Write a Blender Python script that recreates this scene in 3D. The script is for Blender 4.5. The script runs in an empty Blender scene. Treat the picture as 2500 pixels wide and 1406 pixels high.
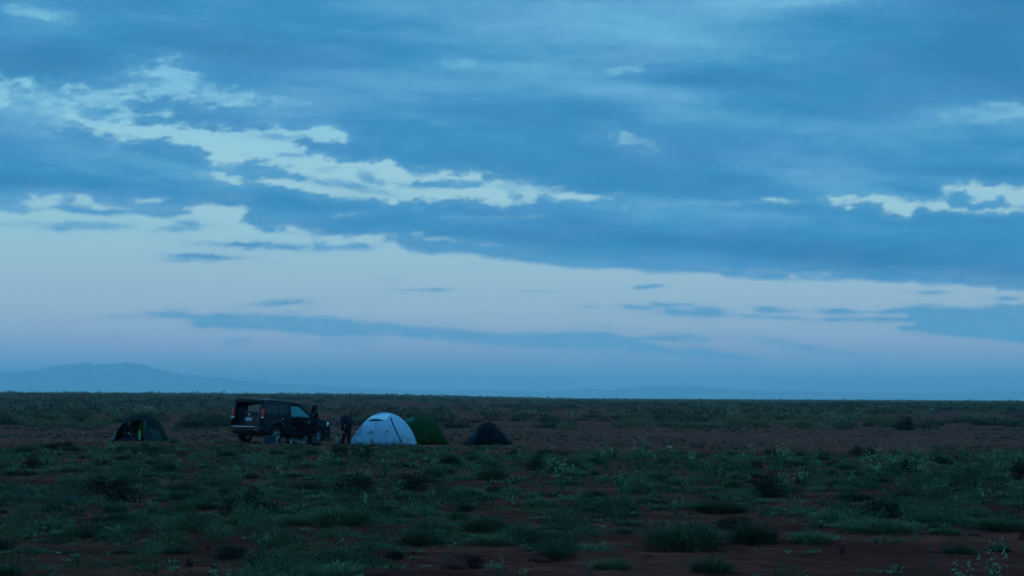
import bpy, math, random
import numpy as np
from mathutils import Vector, Matrix, noise as mnoise
from mathutils.geometry import tessellate_polygon

# ------------------------------------------------------------------ camera, light, exposure
SC = bpy.context.scene
COL = SC.collection
PI = math.pi
R = math.radians
EYE = 2.0                                   # the photographer stands, eyes 2 m above the plain
FOC = 3472.2                                # 50 mm on 36 mm, in the photograph's pixels (2500 across)
PITCH, ROLL = R(4.405), R(.29)
CAM_M = Matrix.Translation((0, 0, EYE)) @ Matrix.Rotation(PI/2+PITCH, 4, 'X') @ Matrix.Rotation(ROLL, 4, 'Z')
cd = bpy.data.cameras.new('camera'); cam = bpy.data.objects.new('camera', cd); COL.objects.link(cam)
cam.matrix_world = CAM_M
cd.lens, cd.sensor_width, cd.clip_start, cd.clip_end = 50, 36, .1, 90000
cd.dof.use_dof = True; cd.dof.focus_distance = 62; cd.dof.aperture_fstop = 4.5
SC.camera = cam
SC.view_settings.view_transform = 'Standard'; SC.view_settings.look = 'None'
SC.view_settings.exposure = 0; SC.view_settings.gamma = 1
SC.view_settings.use_curve_mapping = False
SC.render.engine = 'CYCLES'
cy = SC.cycles
cy.use_denoising = True
cy.max_bounces = 8; cy.diffuse_bounces = 3; cy.glossy_bounces = 4; cy.transmission_bounces = 6; cy.transparent_max_bounces = 8
cy.volume_bounces = 2
cy.sample_clamp_indirect = 4

# after sunset: the sky texture only tints what lies outside the cloud dome; the sun is below the horizon, so no sun lamp
W = bpy.data.worlds.new('World'); SC.world = W; W.use_nodes = True
wn = W.node_tree.nodes; wl = W.node_tree.links
bgn = wn['Background']
skt = wn.new('ShaderNodeTexSky'); skt.sky_type = 'NISHITA'; skt.sun_disc = False
skt.sun_elevation = R(-4); skt.sun_rotation = R(180)
wl.new(skt.outputs[0], bgn.inputs[0]); bgn.inputs[1].default_value = .1

HAZE_D = 1.3e-4       # per metre
HAZE_TOP = 262.
HAZE_COL = (.069, .283, .49)     # what a long path through the haze looks like


_rs = np.random.RandomState(7)
_TAB = _rs.rand(256, 256)
def vnoise(x, y):
    xi = np.floor(x).astype(int); yi = np.floor(y).astype(int)
    fx = x - xi; fy = y - yi
    fx = fx*fx*fx*(fx*(fx*6-15)+10); fy = fy*fy*fy*(fy*(fy*6-15)+10)
    x0 = xi & 255; x1 = (xi+1) & 255; y0 = yi & 255; y1 = (yi+1) & 255
    a = _TAB[y0, x0]; b = _TAB[y0, x1]; c = _TAB[y1, x0]; d = _TAB[y1, x1]
    return (a+(b-a)*fx)*(1-fy) + (c+(d-c)*fx)*fy - .5
def fbm(x, y, n=5, g=.5):
    s = 0*x; a = 1.0
    for i in range(n):
        s = s + a*vnoise(x*2**i + 17.3*i, y*2**i + 9.1*i); a *= g
    return s
def sstep(t):
    t = np.clip(t, 0, 1); return t*t*(3-2*t)
def inside_poly(x, y, P, pad=80):
    """signed distance to a polygon, positive inside; far points get -pad"""
    P = np.array(P, float); out = np.full(x.shape, -float(pad))
    m = (x > P[:,0].min()-pad) & (x < P[:,0].max()+pad) & (y > P[:,1].min()-pad) & (y < P[:,1].max()+pad)
    if not m.any(): return out
    X = x[m]; Y = y[m]; d = np.full(X.shape, 1e9); ins = np.zeros(X.shape, bool)
    for (x0, y0), (x1, y1) in zip(P, np.roll(P, -1, 0)):
        ex, ey = x1-x0, y1-y0
        t = np.clip(((X-x0)*ex+(Y-y0)*ey)/(ex*ex+ey*ey+1e-9), 0, 1)
        d = np.minimum(d, (X-x0-t*ex)**2+(Y-y0-t*ey)**2)
        if y0 != y1:
            ins ^= ((y0 > Y) != (y1 > Y)) & (X < ex*(Y-y0)/(y1-y0)+x0)
    out[m] = np.where(ins, 1, -1)*np.sqrt(d)
    return out
def inside_ell(x, y, cx, cy, a, b, deg=0):
    r = np.radians(deg); c, s = np.cos(r), np.sin(r)
    u = ((x-cx)*c+(y-cy)*s)/a; v = (-(x-cx)*s+(y-cy)*c)/b
    return (1-np.sqrt(u*u+v*v))*b
DECK = [(-4000,512),(-300,512),(0,513),(50,522),(110,510),(200,521),(240,530),(330,525),(400,534),(470,520),(480,505),(590,503),(602,518),
 (582,540),(625,562),(640,570),(760,575),(770,607),(900,613),(940,606),(962,600),(1000,612),(1060,618),(1150,622),(1210,635),(1300,642),(1380,652),(1500,658),
 (1600,667),(1750,668),(1780,678),(1900,684),(2100,686),(2230,690),(2260,696),(2350,698),(2430,700),(2440,708),(2600,712),(2900,716),(6500,716),(6500,-9000),(-4000,-9000)]
G_MAIN = [(150,255),(200,288),(280,302),(345,308),(400,304),(440,311),(520,317),(620,316),(720,314),(800,314),(850,322),(835,347),(800,347),(740,338),(690,343),
 (740,368),(755,380),(800,388),(830,398),(900,400),(945,394),(970,408),(990,423),(1040,427),(1080,420),(1120,424),(1160,416),(1174,430),(1150,442),(1060,440),(1000,446),
 (985,453),(1010,462),(1100,457),(1190,454),(1215,463),(1240,482),(1262,493),(1225,497),(1180,494),(1130,491),(1060,490),(1000,497),(955,496),(920,488),(870,481),
 (820,486),(780,480),(740,462),(690,449),(622,441),(640,433),(700,436),(760,447),(735,425),(700,408),(660,400),(600,397),(545,401),(525,396),(480,358),
 (400,346),(340,338),(280,338),(235,325),(200,304),(165,283)]
G_UP = [(370,182),(400,158),(445,156),(455,185),(482,200),(478,232),(530,226),(600,230),(650,243),(658,260),(610,255),(560,247),(500,247),(430,240),(400,234),(330,236),
 (290,224),(300,207),(345,205),(400,204),(385,193)]
G_LEFT = [(95,228),(160,222),(250,224),(300,236),(298,268),(270,270),(240,250),(205,235),(185,265),(205,292),(165,296),(150,265),(110,252)]
G_RIGHT = [(2015,482),(2060,488),(2130,483),(2200,484),(2270,494),(2305,486),(2320,504),(2370,513),(2430,509),(2480,504),(2700,503),(2700,518),(2440,519),(2350,520),
 (2300,513),(2262,505),(2238,509),(2215,525),(2160,516),(2145,500),(2110,496),(2070,506),(2040,494)]
G_RIGHT2 = [(2298,451),(2350,449),(2400,452),(2500,452),(2700,453),(2700,500),(2500,498),(2450,492),(2445,482),(2400,485),(2370,482),(2350,468),(2310,461)]
L_LONG = [(330,768),(400,763),(560,764),(720,771),(800,773),(900,784),(1010,796),(1130,803),(1200,815),(1260,812),(1400,808),(1490,811),(1540,822),(1600,817),(1740,822),
 (1735,833),(1640,834),(1560,830),(1620,845),(1700,850),(1800,862),(1860,880),(1750,878),(1600,866),(1450,857),(1300,848),(1180,842),(1080,829),(950,822),(830,824),(700,812),
 (560,800),(480,797),(460,785),(400,776)]
L_RIGHT = [(2135,765),(2200,750),(2250,745),(2330,750),(2400,748),(2520,738),(2900,735),(2900,860),(2500,840),(2400,826),(2300,818),(2200,806),(2190,796),(2230,788),(2150,785),
 (2060,786),(1980,785),(2010,778),(2100,775),(2200,775),(2215,768)]
# kind, shape, opacity, edge softness
SHAPES = [
 ('g', G_MAIN, 1, 9), ('g', G_UP, .62, 18), ('g', G_LEFT, .55, 18), ('g', G_RIGHT, 1, 7), ('g', G_RIGHT2, .95, 8),
 ('g', (235,240,150,20,8), .35, 14),('g', (440,205,90,34,20), .4, 22),('g', (120,262,170,40,14), .32, 30),
 ('g', (352,280,48,6,0), .6, 5), ('g', (30,199,48,9,4), .8, 6), ('g', (85,209,60,7,12), .4, 6), ('g', (-5,240,22,26,0), .8, 10),
 ('g', (40,28,34,9,8), .5, 7), ('g', (95,32,46,10,22), .55, 8), ('g', (140,43,24,9,0), .55, 8),
 ('g', (540,436,42,9,0), .9, 6), ('g', (520,430,20,7,0), .7, 5), ('g', (560,443,25,5,0), .7, 4),
 ('g', (112,494,44,12,-6), .85, 8), ('g', (90,485,20,7,30), .7, 6), ('g', (218,491,40,11,14), .85, 8), ('g', (365,486,24,5,0), .8, 4), ('g', (505,506,36,7,0), .8, 5),('g', (270,507,40,4,5), .6, 4),
 ('g', (1395,478,80,7,1), .95, 5), ('g', (1292,482,20,9,-10), .8, 6), ('g', (1240,458,70,12,10), .5, 10), ('g', (1110,430,70,9,5), .8, 7), ('g',(1315,455,40,4,0),.5,4),
 ('g', (645,586,66,11,0), .92, 8), ('g', (716,566,34,8,4), .85, 6), ('g', (812,586,52,8,4), .95, 6), ('g', (900,586,60,7,-6), .9, 6), ('g', (930,598,36,10,0), .85, 7),
 ('g', (1070,585,34,4,0), .4, 4), ('g', (1185,597,16,3,0), .7, 3), ('g', (1180,528,80,4,0), .2, 4),('g', (860,523,30,4,-6), .35, 4),
 ('g', (2420,276,110,17,2), .35, 14), ('g', (2475,288,30,5,-8), .5, 4), ('g', (2465,262,40,6,10), .35, 5), ('g', (1890,487,26,3,4), .6, 3), ('g', (1800,495,150,5,-2), .2, 5),
 ('g', (1535,338,42,14,18), .42, 14), ('g', (1136,162,34,10,5), .4, 9), ('g', (1985,674,46,6,0), .45, 5), ('g', (1850,663,46,4,4), .35, 4), ('g', (1830,672,30,8,0), .15, 5),
 ('g', (1860,2,80,7,-4), .7, 6), ('g', (2000,3,90,9,-3), .55, 8), ('g', (1500,175,40,6,-5), .3, 6), ('g',(1240,452,60,20,20),.25,14),
 ('g', (700,248,60,5,3), .35, 6), ('g', (1230,160,60,4,0), .15, 4),('g',(1500,172,50,7,-6),.22,6),
 ('c', (850,456,82,9,12), .75, 8), ('c', (780,443,40,8,18), .8, 8), ('c', (893,438,24,15,20), .75, 8), ('c', (925,452,14,12,0), .5, 7), ('c', (716,381,30,6,2), .8, 5),
 ('c', (797,415,24,5,-3), .4, 5), ('c', (680,334,50,7,4), .65, 6), ('c', (780,350,60,6,4), .4, 5), ('c', (1065,450,80,9,-3), .85, 6), ('c', (990,452,35,4,0), .7, 4),
 ('c', (210,552,128,10,1), .7, 7), ('c', (165,556,60,7,0), .6, 6), ('c', (430,556,60,8,-3), .7, 6), ('c', (465,545,34,9,8), .6, 6), ('c', (498,627,80,6,3), .95, 5), ('c', (485,633,60,4,0), .6, 4),
 ('c', (600,599,88,6,1), .95, 5), ('c', (5,549,20,4,0), .35, 5), ('c', (40,555,30,5,0), .25, 5), ('c', (448,588,22,3,8), .25, 4), ('c', (482,594,14,3,0), .5, 3),
 ('c', (700,603,60,6,3), .9, 6),
 ('c', (690,741,56,7,-4), .85, 5), ('c', (725,737,24,6,-2), .7, 5), ('c', (765,750,30,3,0), .25, 3), ('c', (720,762,26,4,12), .4, 4), ('c', (580,833,26,8,-3), .55, 7),
 ('c', (310,770,40,4,-3), .4, 4), ('c', (1040,708,60,4,0), .55, 3), ('c', (1098,706,10,4,0), .7, 3), ('c', (1580,702,28,4,-3), .8, 3), ('c', (1320,711,40,2.5,0), .3, 3),
 ('c', (1158,648,12,3,0), .2, 3), ('c', (960,680,30,5,0), .12, 5),
 ('c', (1560,750,56,5,2), .8, 4), ('c', (1640,745,60,6,0), .7, 4), ('c', (1690,765,90,9,2), .9, 6), ('c', (1725,762,46,13,4), .9, 8),('c', (1440,750,40,2.5,0), .4, 3),
 ('c', (1875,757,38,9,4), .85, 6), ('c', (1900,758,60,3.5,0), .6, 4), ('c', (1860,773,110,5,3), .75, 5), ('c', (2060,761,66,6,1), .9, 4), ('c', (2460,728,30,6,0), .85, 5), ('c', (2280,713,36,3.5,1), .8, 3),
 ('c', (1500,800,60,4,4), .3, 5), ('c', (1880,835,90,5,6), .5, 5), ('c', (1960,846,130,8,9), .5, 8), ('c', (2080,872,110,12,10), .3, 12),
 ('c', L_LONG, .82, 8), ('c', L_RIGHT, .95, 8), ('c', (860,828,120,14,0), .3, 14), ('c', (960,795,300,10,6), .2, 10),
 ('c', (1380,903,260,10,0), .4, 10), ('c', (1200,907,130,10,0), .25, 9), ('c', (1650,880,280,14,3), .3, 14), ('c', (2400,812,160,20,5), .3, 14),
 ('c', (120,810,20,3,0), .25, 4), ('c', (290,820,30,4,3), .25, 4), ('c', (1600,930,260,18,0), .35, 16), ('c', (1100,940,260,12,0), .25, 12),
]
# tone of the deck: cx, cy, a, b, deg, amount
TONES = [(1500,70,420,75,4,.85),(1780,10,320,45,0,.7),(1660,125,300,40,0,.35),(1450,215,360,38,4,.6),(1640,250,200,40,12,.35),(930,195,300,55,0,.42),(1180,240,260,40,4,.3),
 (1100,290,180,20,4,.22),(90,250,210,48,10,.55),(60,320,150,40,8,.28),(130,335,60,10,10,.25),(2330,285,260,34,0,.45),(2020,445,320,30,10,.4),(1900,300,260,26,4,.25),(2100,480,300,24,2,.35),(1300,170,200,20,0,.2),
 (470,30,160,40,6,.25),(1000,10,260,40,0,.45),(200,150,160,30,0,-.15),(520,130,420,60,0,-.35),(70,150,200,50,0,-.35),(2480,90,330,150,20,-.85),(2250,30,130,40,0,.1),(1760,205,200,30,2,-.35),
 (1900,260,500,30,3,-.25),(1480,275,120,30,0,-.35),(1250,400,420,30,5,-.2),(100,445,240,26,4,-.5),(480,470,260,14,5,-.25),(350,390,240,26,8,.25),(450,420,130,20,8,.2),(1700,590,620,34,3,-.35),(2150,640,420,40,2,-.45),
 (1650,510,300,30,2,.25),(2200,560,240,20,0,.15),(1000,540,260,20,2,.2),(1240,470,200,20,8,.3),(800,210,160,30,0,.1),(640,280,140,20,0,.15),(2100,150,300,40,0,-.15),(1900,150,260,20,0,.15),(1450,120,300,14,0,-.2),(2450,420,200,20,0,-.3)]
def sky_fields(x, y):
    wx = 16*fbm(x/150., y/60., 4) + 5*fbm(x/22., y/13., 3)
    wy = 7*fbm(x/130.+40, y/48.+11, 4) + 3.2*fbm(x/20.+7, y/10.+3, 4, .6)
    k = .35+.65*sstep((780-y)/200.)
    X = x+wx*k*.8; Y = y+wy*k
    d = inside_poly(X, Y, DECK, 200)
    # outside the frame the deck goes on: broken cloud, more of it overhead
    far = sstep((np.abs(x-1250)-1500)/900.)
    cov = .86*sstep(.5+d/16.)+.14*sstep(d/70.)
    for kind, sh, op, soft in SHAPES:
        if isinstance(sh, list): s = inside_poly(X, Y, sh, 80)
        else: s = inside_ell(X, Y, *sh)
        rag = soft*1.7*fbm(x/34., y/15., 4, .6) if kind == 'g' else soft*.7*fbm(x/40., y/12., 3, .55)
        m = .8*sstep(.45+(s+rag)/(2.0*soft)) + .2*sstep(.7+(s+rag)/(4.5*soft))
        cov = cov*(1-op*m) if kind == 'g' else np.maximum(cov, op*m)
    t = 0*x
    for cx, cy, a, b, deg, am in TONES:
        r = np.radians(deg); c, s_ = np.cos(r), np.sin(r)
        u = ((X-cx)*c+(Y-cy)*s_)/a; v = (-(X-cx)*s_+(Y-cy)*c)/b
        t += am*np.exp(-1.3*(u*u+v*v))
    sh = y - .06*x     # streaks fall gently to the right
    streak = fbm(x/420.+5, sh/70.+3, 5, .55)
    t += .5*streak + .16*fbm(x/120.+3, sh/22.+8, 4, .6)
    hue = fbm(x/260.+30, y/70.+60, 3)
    return cov, t, hue
# ------------------------------------------------------------------ helpers
RNG = random.Random(11)
NR = np.random.RandomState(5)
def ray(px, py):
    d = CAM_M.to_3x3() @ Vector(((px-1250)/FOC, (703-py)/FOC, -1))
    return d / d.y
def S_(t):
    t = np.clip(t, 0, 1); return t*t*(3-2*t)
def hgt(x, y):
    """height of the plain in metres at x, y (numpy or float)"""
    x = np.asarray(x, float); y = np.asarray(y, float)
    r = np.sqrt(x*x+y*y)
    az = x/np.maximum(y, 1e-3)
    back = S_((r-180)/700.)
    left = 1-S_((az+.105)/.19)
    h = back*(.55+2.55*left*np.where(y > 0, 1, .5))
    h = h - .16*S_((x+10.6)/2.4)*S_((y-46)/8.)*(1-S_((y-76)/20.))
    h = h + .5*vnoise(x/90.+3, y/130.)*S_((r-150)/200.) + .035*fbm(x/5.+1, y/3.5, 4)*S_((r-2)/5.)*(1-.6*S_((r-80)/60.))
    return h
def gp(px, py):
    """ground point seen at a pixel of the photograph"""
    d = ray(px, py); y = 60.
    for _ in range(12):
        y = (EYE-float(hgt(d.x*y, y)))/(-d.z)
    return Vector((d.x*y, y, EYE+d.z*y))
def at(px, py, y):
    d = ray(px, py); return Vector((d.x*y, y, EYE+d.z*y))

def nodes(name):
    m = bpy.data.materials.new(name); m.use_nodes = True
    n = m.node_tree.nodes; return m, n, m.node_tree.links, n['Principled BSDF']
def mat(name, col, rough=.7, metal=0, var=.15, scale=8., coat=0, trans=0, spec=.12, ior=1.45, bump=0, alpha=1):
    m, n, l, b = nodes(name)
    b.inputs['Roughness'].default_value = rough; b.inputs['Metallic'].default_value = metal
    b.inputs['Coat Weight'].default_value = coat; b.inputs['Specular IOR Level'].default_value = spec
    b.inputs['Transmission Weight'].default_value = trans; b.inputs['IOR'].default_value = ior
    tc = n.new('ShaderNodeTexCoord'); nz = n.new('ShaderNodeTexNoise'); nz.inputs['Scale'].default_value = scale; nz.inputs['Detail'].default_value = 5
    l.new(tc.outputs['Object'], nz.inputs['Vector'])
    mr = n.new('ShaderNodeMapRange'); mr.inputs[1].default_value = .25; mr.inputs[2].default_value = .75
    mr.inputs[3].default_value = 1-var; mr.inputs[4].default_value = 1+var
    l.new(nz.outputs[0], mr.inputs[0])
    vm = n.new('ShaderNodeVectorMath'); vm.operation = 'SCALE'; vm.inputs[0].default_value = col
    l.new(mr.outputs[0], vm.inputs['Scale']); l.new(vm.outputs[0], b.inputs['Base Color'])
    if bump:
        bp = n.new('ShaderNodeBump'); bp.inputs['Strength'].default_value = bump; bp.inputs['Distance'].default_value = .02
        l.new(nz.outputs[0], bp.inputs['Height']); l.new(bp.outputs[0], b.inputs['Normal'])
    return m
def leaf_mat(name, ca, cb, rough=.75, transl=.15):
    """two leaf colours, mixed per plant (attribute tint or object random) and along the plant (noise)"""
    m, n, l, b = nodes(name)
    b.inputs['Roughness'].default_value = rough; b.inputs['Specular IOR Level'].default_value = .05
    at_ = n.new('ShaderNodeAttribute'); at_.attribute_name = 'tint'
    oi = n.new('ShaderNodeObjectInfo')
    ad = n.new('ShaderNodeMath'); ad.operation = 'ADD'; l.new(at_.outputs['Fac'], ad.inputs[0]); l.new(oi.outputs['Random'], ad.inputs[1])
    fr = n.new('ShaderNodeMath'); fr.operation = 'FRACT'; l.new(ad.outputs[0], fr.inputs[0])
    tc = n.new('ShaderNodeTexCoord'); nz = n.new('ShaderNodeTexNoise'); nz.inputs['Scale'].default_value = 5; l.new(tc.outputs['Object'], nz.inputs['Vector'])
    a2 = n.new('ShaderNodeMath'); a2.operation = 'MULTIPLY_ADD'; a2.inputs[1].default_value = .7; a2.inputs[2].default_value = -.1
    l.new(fr.outputs[0], a2.inputs[0])
    a3 = n.new('ShaderNodeMath'); a3.operation = 'MULTIPLY_ADD'; a3.inputs[1].default_value = .6; l.new(nz.outputs[0], a3.inputs[0]); l.new(a2.outputs[0], a3.inputs[2])
    a3.use_clamp = True
    mx = n.new('ShaderNodeMix'); mx.data_type = 'RGBA'; mx.inputs[6].default_value = (*ca, 1); mx.inputs[7].default_value = (*cb, 1)
    l.new(a3.outputs[0], mx.inputs[0]); l.new(mx.outputs[2], b.inputs['Base Color'])
    tr = n.new('ShaderNodeBsdfTranslucent'); l.new(mx.outputs[2], tr.inputs[0])
    ms = n.new('ShaderNodeMixShader'); ms.inputs[0].default_value = transl
    l.new(b.outputs[0], ms.inputs[1]); l.new(tr.outputs[0], ms.inputs[2])
    l.new(ms.outputs[0], n['Material Output'].inputs[0])
    return m

class MB:
    """collects geometry; build() links it as one mesh object"""
    def __init__(s): s.v = []; s.f = []; s.sm = []
    def add(s, V, F, smooth=False):
        o = len(s.v); s.v += [tuple(map(float, p)) for p in V]; s.f += [tuple(o+i for i in f) for f in F]; s.sm += [smooth]*len(F); return s
    def box(s, c, size, M=None, bev=0):
        hx, hy, hz = [q/2 for q in size]
        if bev <= 0:
            V = [Vector((x, y, z)) for x in (-hx, hx) for y in (-hy, hy) for z in (-hz, hz)]
            F = [(0, 1, 3, 2), (4, 6, 7, 5), (0, 4, 5, 1), (2, 3, 7, 6), (0, 2, 6, 4), (1, 5, 7, 3)]
        else:
            b = min(bev, hx, hy, hz); n = 16; V = []
            prof = []
            for i in range(4):
                a0 = i*PI/2; cx_ = (hx-b)*(1 if i in (0, 3) else -1); cy_ = (hy-b)*(1 if i in (0, 1) else -1)
                for j in range(4): a = a0+j*PI/6; prof.append((cx_+b*math.cos(a), cy_+b*math.sin(a)))
            lev = [(-hz, b), (-hz+b*.3, b*.3), (-hz+b, 0), (hz-b, 0), (hz-b*.3, b*.3), (hz, b)]
            for z, ins in lev:
                for (x, y) in prof: V.append(Vector((x*(1-ins/hx), y*(1-ins/hy), z)))
            F = [tuple(range(n))[::-1], tuple(range(5*n, 6*n))]
            for k in range(5):
                for i in range(n): F.append((k*n+i, k*n+(i+1) % n, (k+1)*n+(i+1) % n, (k+1)*n+i))
        c = Vector(c); V = [(M @ p if M else p)+c for p in V]
        return s.add(V, F, False)
    def tube(s, pts, r, n=8, caps=True):
        pts = [Vector(p) for p in pts]; rr = r if isinstance(r, (list, tuple)) else [r]*len(pts); V = []; F = []
        for i, p in enumerate(pts):
            d = (pts[min(i+1, len(pts)-1)]-pts[max(i-1, 0)]).normalized()
            u = d.orthogonal().normalized() if abs(d.z) > .95 else d.cross(Vector((0, 0, 1))).normalized()
            w = d.cross(u)
            for k in range(n): a = 2*PI*k/n; V.append(p+(u*math.cos(a)+w*math.sin(a))*rr[i])
        for i in range(len(pts)-1):
            for k in range(n): F.append((i*n+k, i*n+(k+1) % n, (i+1)*n+(k+1) % n, (i+1)*n+k))
        if caps: F.append(tuple(range(n))[::-1]); F.append(tuple(range((len(pts)-1)*n, len(pts)*n)))
        return s.add(V, F, True)
    def lathe(s, prof, c=(0, 0, 0), axis='z', n=20, M=None):
        V = []; F = []; c = Vector(c)
        for (r, h) in prof:
            for k in range(n):
                a = 2*PI*k/n
                p = {'z': (r*math.cos(a), r*math.sin(a), h), 'y': (r*math.cos(a), h, r*math.sin(a)), 'x': (h, r*math.cos(a), r*math.sin(a))}[axis]
                p = Vector(p); V.append((M @ p if M else p)+c)
        for i in range(len(prof)-1):
            for k in range(n): F.append((i*n+k, i*n+(k+1) % n, (i+1)*n+(k+1) % n, (i+1)*n+k))
        return s.add(V, F, True)
    def poly(s, outline, holes, fn, smooth=False):
        """flat outline with holes, mapped through fn(u, v) -> xyz"""
        loops = [[Vector((u, v, 0)) for u, v in outline]]+[[Vector((u, v, 0)) for u, v in h] for h in holes]
        T = tessellate_polygon(loops); P = [p for lp in loops for p in lp]
        return s.add([fn(p.x, p.y) for p in P], T, smooth)
    def grid(s, nu, nv, fn, drop=None, smooth=True):
        V = [fn(i/(nu-1), j/(nv-1)) for i in range(nu) for j in range(nv)]; F = []
        for i in range(nu-1):
            for j in range(nv-1):
                if drop and drop((i+.5)/(nu-1), (j+.5)/(nv-1)): continue
                F.append((i*nv+j, i*nv+j+1, (i+1)*nv+j+1, (i+1)*nv+j))
        return s.add(V, F, smooth)
    def build(s, name, m, parent=None, loc=None, rot=None, thick=0, tint=None):
        me = bpy.data.meshes.new(name); me.from_pydata(s.v, [], s.f); me.update()
        me.polygons.foreach_set('use_smooth', s.sm)
        if m: me.materials.append(m)
        o = bpy.data.objects.new(name, me); COL.objects.link(o)
        if parent: o.parent = parent
        if loc is not None: o.location = loc
        if rot is not None: o.rotation_euler = rot
        if thick:
            sd = o.modifiers.new('solid', 'SOLIDIFY'); sd.thickness = thick; sd.offset = 0
        return o
def tag(o, label=None, cat=None, group=None, kind=None, category=None):
    cat = cat or category
    for k, v in (('label', label), ('category', cat), ('group', group), ('kind', kind)):
        if v: o[k] = v
    return o
def empty(name, loc, rot=(0, 0, 0), **kw):
    o = bpy.data.objects.new(name, None); COL.objects.link(o); o.location = loc; o.rotation_euler = rot; o.empty_display_size = .2
    return tag(o, **kw)
def fast_mesh(name, V, F, m, smooth=False, attrs=None):
    """V (n,3), F (k,3 or 4) numpy"""
    me = bpy.data.meshes.new(name); k, w = F.shape
    me.vertices.add(len(V)); me.vertices.foreach_set('co', np.ascontiguousarray(V, dtype=np.float32).ravel())
    me.loops.add(k*w); me.loops.foreach_set('vertex_index', np.ascontiguousarray(F, dtype=np.int32).ravel())
    me.polygons.add(k); me.polygons.foreach_set('loop_start', np.arange(0, k*w, w, dtype=np.int32))
    me.update(calc_edges=True); me.validate()
    me.polygons.foreach_set('use_smooth', np.full(len(me.polygons), smooth))
    for an, av in (attrs or {}).items():
        a = me.attributes.new(an, 'FLOAT', 'POINT'); a.data.foreach_set('value', np.ascontiguousarray(av, dtype=np.float32))
    if m: me.materials.append(m)
    return me
def link_mesh(name, me, loc=(0, 0, 0)):
    o = bpy.data.objects.new(name, me); COL.objects.link(o); o.location = loc; return o

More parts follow.
